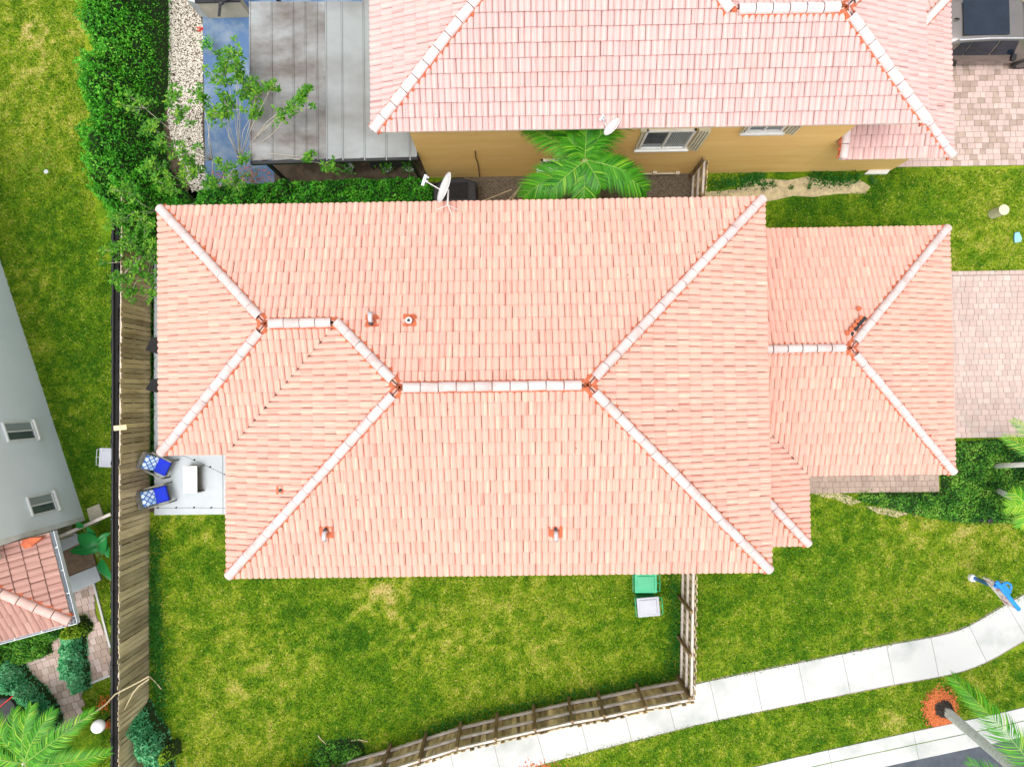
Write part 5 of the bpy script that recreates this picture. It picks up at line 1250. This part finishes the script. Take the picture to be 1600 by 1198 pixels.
dish(P(694, 293, 6.2), .84, .4, (-.80, .26, .42), (m0.x, m0.y-.05, 5.68), 'large white satellite dish on braces at the top eave of main house', [(m0.x-.3, m0.y-.1, 5.7), (m0.x+.25, m0.y-.12, 5.7), (m0.x+.1, m0.y-.3, 5.78)])
m1 = P(950, 203, 5.5)
dish(P(956, 198, 5.9), .56, .3, (-.62, .42, .5), (m1.x, m1.y+.1, 5.3), 'small white satellite dish at the yellow house eave above the palm', [(m1.x-.12, m1.y+.25, 5.7)])

# ------------------------------------------------------------------ garbage bins
def bin_(c_, rz, lidm, label, bodym='bin_green', group='wheeled garbage bins'):
    t_ = thing('garbage_bin', (c_.x, c_.y, 0), label, 'garbage bin', group); R = Matrix.Rotation(rz, 3, 'Z'); o = Vector((c_.x, c_.y, 0))
    def bx_prism(m, x0_, x1_, y0_, y1_, z0_, z1_, tp=1.0):
        vs = [o+R@Vector((x_*k_, y_*k_, z_)) for z_, k_ in ((z0_, tp), (z1_, 1)) for x_, y_ in ((x0_, y0_), (x1_, y0_), (x1_, y1_), (x0_, y1_))]
        m.add(vs, [(3, 2, 1, 0), (4, 5, 6, 7), (0, 1, 5, 4), (1, 2, 6, 5), (2, 3, 7, 6), (3, 0, 4, 7)])
    m = MB(); bx_prism(m, -.37, .35, -.30, .30, .08, 1.0, .78); m.build('body', bodym, t_, bevel=.03)
    m = MB(); bx_prism(m, -.39, .36, -.325, .325, 1.003, 1.05); m.build('lid', lidm, t_, bevel=.045)
    m = MB(); bx_prism(m, -.30, .26, -.24, .24, 1.048, 1.072, 1.08); m.build('lid_panel', lidm, t_, bevel=.02)
    m = MB(); m.tube([o+R@Vector(p) for p in ((.34, -.27, 1.0), (.45, -.27, 1.02), (.46, 0, 1.02), (.45, .27, 1.02), (.34, .27, 1.0))], .015, 6); m.tube([o+R@Vector(p) for p in ((.34, 0, 1.0), (.46, 0, 1.02))], .014, 6); m.build('handle', bodym, t_)
    m = MB(); m.tube([o+R@Vector(p) for p in ((-.36, -.31, .93), (-.43, -.31, .95), (-.43, .31, .95), (-.36, .31, .93))], .012, 6); m.build('catch_bar', bodym, t_)
    for sg in (-1, 1):
        m = MB(); m.tube([o+R@Vector((.25, sg*.24, .12)), o+R@Vector((.25, sg*.31, .12))], .12, 14); m.build('wheel', 'tyre', t_)
bin_(P(1010, 911, 1.05), -.01, 'bin_green', 'all green wheeled garbage bin tucked against the eave of the house')
bin_(P(1014, 948, 1.05), .07, 'bin_grey', 'green wheeled garbage bin with light grey lid beside the green one')
bin_(P(171, 715, 1.05), math.pi-.05, 'bin_grey', 'grey lidded garbage bin half hidden behind black fence on the left', bodym='bin_grey')

# ------------------------------------------------------------------ patio furniture
def chair(c_, rz, label):
    """x forward"""
    t_ = thing('armchair', (c_.x, c_.y, .03), label, 'chair', 'patio armchairs'); t_.rotation_euler = (0, 0, rz)
    def add(nm, fn, mt, bevel=0, rot=None, loc=None):
        m = MB(); fn(m); o = m.build(nm, mt, None, bevel=bevel, origin=(0, 0, 0)); o.parent = t_; o.location = loc or (0, 0, 0)
        if rot: o.rotation_euler = rot
        return o
    add('seat_frame', lambda m: m.box((.05, 0, .30), (.62, .56, .06)), 'chair_frame')
    add('seat_cushion', lambda m: m.box((0, 0, 0), (.50, .54, .13)), 'cushion', .05, None, (.11, 0, .41))
    add('backrest', lambda m: m.box((0, 0, 0), (.06, .62, .62)), 'chair_frame', .01, (0, -.42, 0), (-.36, 0, .58))
    add('back_pillow', lambda m: m.box((0, 0, 0), (.15, .52, .46)), 'lattice', .06, (0, -.62, 0), (-.22, 0, .60))
    for sg in (-1, 1):
        add('armrest', lambda m: m.box((.04, sg*.33, .60), (.74, .055, .03)), 'chair_frame')
        add('leg', lambda m: m.box((.36, sg*.33, .29), (.05, .05, .58)), 'chair_frame'); add('leg', lambda m: m.box((-.32, sg*.33, .29), (.05, .05, .58)), 'chair_frame')
    return t_
chair(P(259, 724), math.radians(-27), 'armchair with blue cushion nearest the tiled eave, turned toward the lower right')
chair(P(257, 771), math.radians(14), 'armchair with blue cushion lower on the patio, turned toward the upper right')
tc = P(297.5, 749, .45); tt = thing('coffee_table', (tc.x, tc.y, .03), 'low white rectangular table in front of the two blue armchairs', 'table')
m = MB(); m.box((tc.x, tc.y, .46), (.49, .94, .05)); m.build('table_top', 'table_top', tt, bevel=.008)
for sg in (-1, 1):
    m = MB(); m.box((tc.x+.05, tc.y+sg*.44, .235), (.5, .03, .40)); m.build('side_panel', 'chair_frame', tt)
m = MB(); m.box((tc.x+.02, tc.y, .16), (.42, .84, .03)); m.build('shelf', 'chair_frame', tt)
# string lights
def string(p0, p1, n, label):
    t_ = thing('string_lights', (p0.x, p0.y, p0.z), label, 'string lights', 'string lights over the patio'); sag = .12; m = MB()
    pts = [p0.lerp(p1, k/12)+Vector((0, 0, -sag*4*(k/12)*(1-k/12))) for k in range(13)]; m.tube(pts, .006, 4); m.build('cable', 'cable', t_)
    for k in range(n):
        t = (k+.5)/n; p = p0.lerp(p1, t)+Vector((0, 0, -sag*4*t*(1-t))); m = MB(); m.lathe(p+Vector((0, 0, -.11)), [(.012, 0), (.03, .03), (.026, .06), (.018, .07), (.018, .11)], 8); m.build('bulb', 'black', t_)
string(P(262, 702, 2.4), P(362, 747, 2.4), 4, 'string light cable crossing the patio diagonally from the tiled eave')
string(P(230, 794, 2.3), P(368, 794, 2.3), 5, 'string light cable running straight along the lower patio edge')

# ------------------------------------------------------------------ globe lamp, bollard, hoop, bits
gl = P(155, 1133, 1.9); t_ = thing('garden_lamp', (gl.x, gl.y, 0), 'white globe garden lamp on a post beside the lower left palm', 'lamp')
m = MB(); m.tube([(gl.x, gl.y, 0), (gl.x, gl.y, 1.75)], .035, 8); m.build('post', 'black', t_)
m = MB(); m.lathe((gl.x, gl.y, 1.74), [(.21*math.sin(math.pi*k/12)+.001, .21-.21*math.cos(math.pi*k/12)) for k in range(13)], 20); m.build('globe', 'globe', t_, smooth=True)
bp_ = P(1550, 335); t_ = thing('bollard', (bp_.x, bp_.y, 0), 'pale beige round utility post standing in grass near the right edge', 'utility post')
m = MB(); m.lathe((bp_.x, bp_.y, 0), [(.16, 0), (.165, .55)], 18); m.build('post', 'bollard', t_, smooth=False)
m = MB(); m.lathe((bp_.x, bp_.y, .553), [(.18, 0), (.18, .05), (.13, .07), (.02, .075)], 18); m.build('cap', 'bollard', t_)
bp_ = P(1588, 372); m = MB(); m.prism([(bp_.x-.11, bp_.y-.18), (bp_.x+.1, bp_.y-.15), (bp_.x+.14, bp_.y-.03), (bp_.x+.08, bp_.y+.12), (bp_.x+.05, bp_.y+.2), (bp_.x-.1, bp_.y+.17), (bp_.x-.12, bp_.y)], .02, .09); m.build('plastic_bag', 'blue_light', None, 'small pale blue plastic bag on the grass below the utility post', 'bag', bevel=.02)
hb = P(1520, 902); H1 = 2.05
t_ = thing('basketball_hoop', (hb.x, hb.y, 0), 'bright blue basketball hoop at the grass edge beside the curved sidewalk', 'basketball hoop')
t0, t1 = P(1556, 908, H1), P(1593, 953, H1); bd = (t1-t0).normalized(); bn = Vector((-bd.y, bd.x, 0)); ce = (t0+t1)/2; rzb = math.atan2(bd.y, bd.x)
if bn.x < 0: bn = -bn
m = MB(); m.tube([hb, hb+Vector((0, 0, 1.3)), t0.lerp(t1, .12)+Vector((0, 0, -.05))-bn*.08], [.07, .065, .06], 10); m.build('pole', 'blue_plastic', t_, smooth=True)
m = MB(); m.tube([hb+Vector((-.05, 0, 0)), hb+Vector((-.05, 0, .12))], [.14, .12], 10); m.build('base_collar', 'white_trim', t_)
m = MB(); m.box((ce.x, ce.y, H1-.32), ((t1-t0).length-.06, .04, .62), rzb); m.build('backboard', 'hoop_print', t_)
m = MB(); m.box((ce.x, ce.y, H1+.005), ((t1-t0).length, .13, .08), rzb); m.build('top_pad', 'blue_plastic', t_, bevel=.03)
rc = t0.lerp(t1, .36)+bn*.19; rc.z = H1-.1
m = MB(); m.tube([rc+Vector((.14*math.cos(a_), .14*math.sin(a_), 0)) for a_ in np.linspace(0, 6.283, 21)], .035, 6); m.build('rim', 'blue_plastic', t_)
m = MB(); m.box(rc-bn*.10+Vector((0, 0, .03)), (.40, .20, .06), rzb); m.build('bracket', 'blue_plastic', t_, bevel=.01)
m = MB()
for k in range(12):
    a1_, a2_ = 2*math.pi*k/12, 2*math.pi*(k+.6)/12; m.tube([rc+Vector((.14*math.cos(a1_), .14*math.sin(a1_), 0)), rc+Vector((.09*math.cos(a2_), .12*math.sin(a2_), -.35))], .006, 4)
m.build('net', 'white_trim', t_)
m = MB(); m.prism([tuple(P(*q_))[:2] for q_ in ((137, 794), (157, 786), (163, 806), (142, 813))], -.02, .07); m.build('stepping_stone', 'stone_step', None, 'square tan stepping stone on grass beside the blue house corner', 'paving stone', bevel=.01)
m = MB(); m.prism([tuple(P(*q_, .9))[:2] for q_ in ((-30, 1088), (18, 1088), (34, 1110), (30, 1140), (-30, 1150))], .1, 1.0); m.build('covered_grill', 'black', None, 'black covered grill at the left edge beyond diagonal bush', 'grill', bevel=.08)
m = MB(); m.tube([P(-5, 1108, 1.06), P(4, 1100, 1.06), P(14, 1092, 1.05), P(20, 1087, 1.03)], .02, 6); m.build('hose', 'red_hose', None, 'short red hose lying over the black covered grill', 'hose')
m = MB(); q_ = P(1518, 811, .1); m.tube([P(1505, 811, .12), P(1545, 812, .18)], .045, 8); m.lathe(P(1543, 812, .1), [(.09, 0), (.09, .16), (.05, .18)], 10); m.build('spot_light', 'black', None, 'small dark landscape light lying at the lower edge of the bed', 'lamp')
m = MB(); q_ = P(78, 271, .15); m.lathe((q_.x, q_.y, .3), [(.02, 0), (.07, .02), (.08, .05), (.03, .07)], 9); m.build('stone', 'concrete_grey', None, 'single pale stone in the yellow green shrub on left lawn', 'stone')

# ------------------------------------------------------------------ parked car
cy = P(1540, 103, .3).y+.94; rax = P(1476, 100, .35).x; t_ = thing('parked_car', (rax+1.3, cy, .035), 'silver brown SUV with dark glass roof parked in the top right driveway', 'car')
x0c = rax-.85
ST = [(0, .80, .84, .78, .55, 1.0), (.12, .88, .90, .80, 1.0, 1.45), (.45, .92, .92, .74, 1.04, 1.62), (1.0, .93, .93, .71, 1.02, 1.66), (1.9, .93, .93, .70, 1.0, 1.68), (2.55, .93, .92, .68, .98, 1.62), (2.75, .93, .92, .66, .98, 1.55), (3.35, .93, .90, .74, .98, 1.12), (3.6, .93, .88, .78, .96, 1.04), (4.3, .90, .84, .70, .86, .92), (4.6, .74, .70, .55, .66, .74)]
m = MB(); n = len(ST); vs = []
for (x_, wb, wm, wr, zb_, zt_) in ST:
    X_ = x0c+x_
    ring = [(wb*.94, .28), (wb, .5), (wm, zb_*.98), (wr+.03, zt_-.05), (wr*.88, zt_), (wr*.4, zt_+.02)]
    vs += [(X_, cy-y_, z_) for y_, z_ in ring]+[(X_, cy+y_, z_) for y_, z_ in ring[::-1]]
fs = []
for i in range(n-1):
    for k in range(11): fs.append((i*12+k, (i+1)*12+k, (i+1)*12+k+1, i*12+k+1))
fs += [tuple(range(12)), tuple((n-1)*12+k for k in range(11, -1, -1))]
m.add(vs, fs); cb = m.build('body', 'car_paint', t_, smooth=True); sd2 = cb.modifiers.new('round', 'SUBSURF'); sd2.levels = sd2.render_levels = 2
gl_x0, gl_x1 = P(1505, 30, 1.68).x, P(1576, 30, 1.66).x
m = MB(); m.box(((gl_x0+gl_x1)/2, cy, 1.70), (gl_x1-gl_x0, 1.16, .012)); m.build('glass_roof', 'car_glass', t_, bevel=.004)
for sg in (-1, 1):
    # side windows between belt and roof, slightly proud of the body
    for (xa, xb) in ((.55, 1.0), (1.05, 1.88), (1.96, 2.75)):
        m = MB()
        def pt(x_, f_):
            i = max(j for j in range(n) if ST[j][0] <= x_+1e-6); j = min(i+1, n-1); tt_ = (x_-ST[i][0])/max(1e-6, ST[j][0]-ST[i][0])
            L_ = [ST[i][k]*(1-tt_)+ST[j][k]*tt_ for k in range(6)]
            y_ = L_[2]*(1-f_)+(L_[3]+.03)*f_+.012; z_ = L_[4]*.98*(1-f_)+(L_[5]-.05)*f_+.01; return (x0c+x_, cy+sg*y_, z_)
        q_ = [pt(xa, .06), pt(xb, .06), pt(xb-(.0 if xb < 2.7 else .18), .9), pt(xa+(.12 if xa < .6 else 0), .9)]
        m.add(q_+[(p[0], p[1]-sg*.03, p[2]) for p in q_], [(0, 1, 2, 3), (7, 6, 5, 4), (0, 4, 5, 1), (1, 5, 6, 2), (2, 6, 7, 3), (3, 7, 4, 0)]); m.build('side_window', 'car_glass', t_)
    m = MB(); m.tube([(x0c+.5, cy+sg*.735, 1.70), (x0c+1.5, cy+sg*.72, 1.745), (x0c+2.6, cy+sg*.70, 1.68)], .022, 6); m.build('roof_rail', 'galv', t_)
    m = MB(); m.box((x0c+2.72, cy+sg*1.03, 1.03), (.16, .22, .15), sg*.2); m.build('mirror', 'black', t_, bevel=.03)
    for wx_ in (rax, rax+2.72):
        m = MB(); m.tube([(wx_, cy+sg*.74, .37), (wx_, cy+sg*.955, .37)], .345, 20); wl = m.build('wheel', 'tyre', t_)
        m = MB(); m.tube([(wx_, cy+sg*.95, .37), (wx_, cy+sg*.962, .37)], .23, 14); m.build('rim', 'rim', wl)
m = MB(); a_, c_ = ST[6], ST[7]
q_ = [(x0c+a_[0]+.03, cy-a_[3]*.93, a_[5]-.01), (x0c+c_[0]-.02, cy-c_[3]*.93, c_[5]+.02), (x0c+c_[0]-.02, cy+c_[3]*.93, c_[5]+.02), (x0c+a_[0]+.03, cy+a_[3]*.93, a_[5]-.01)]
m.add([(p[0]+.02, p[1], p[2]+.03) for p in q_]+q_, [(0, 1, 2, 3), (7, 6, 5, 4), (0, 4, 5, 1), (1, 5, 6, 2), (2, 6, 7, 3), (3, 7, 4, 0)]); m.build('windshield', 'car_glass', t_)
m = MB(); q_ = P(1497, 29, 1.72); m.add([(q_.x-.09, q_.y-.02, 1.675), (q_.x+.09, q_.y-.02, 1.675), (q_.x+.09, q_.y+.02, 1.675), (q_.x-.09, q_.y+.02, 1.675), (q_.x-.07, q_.y, 1.76)], [(0, 1, 4), (1, 2, 4), (2, 3, 4), (3, 0, 4), (3, 2, 1, 0)]); m.build('antenna', 'black', t_)
m = MB(); m.box((x0c+.02, cy, .62), (.12, 1.5, .25)); m.build('rear_bumper', 'black', t_, bevel=.03)
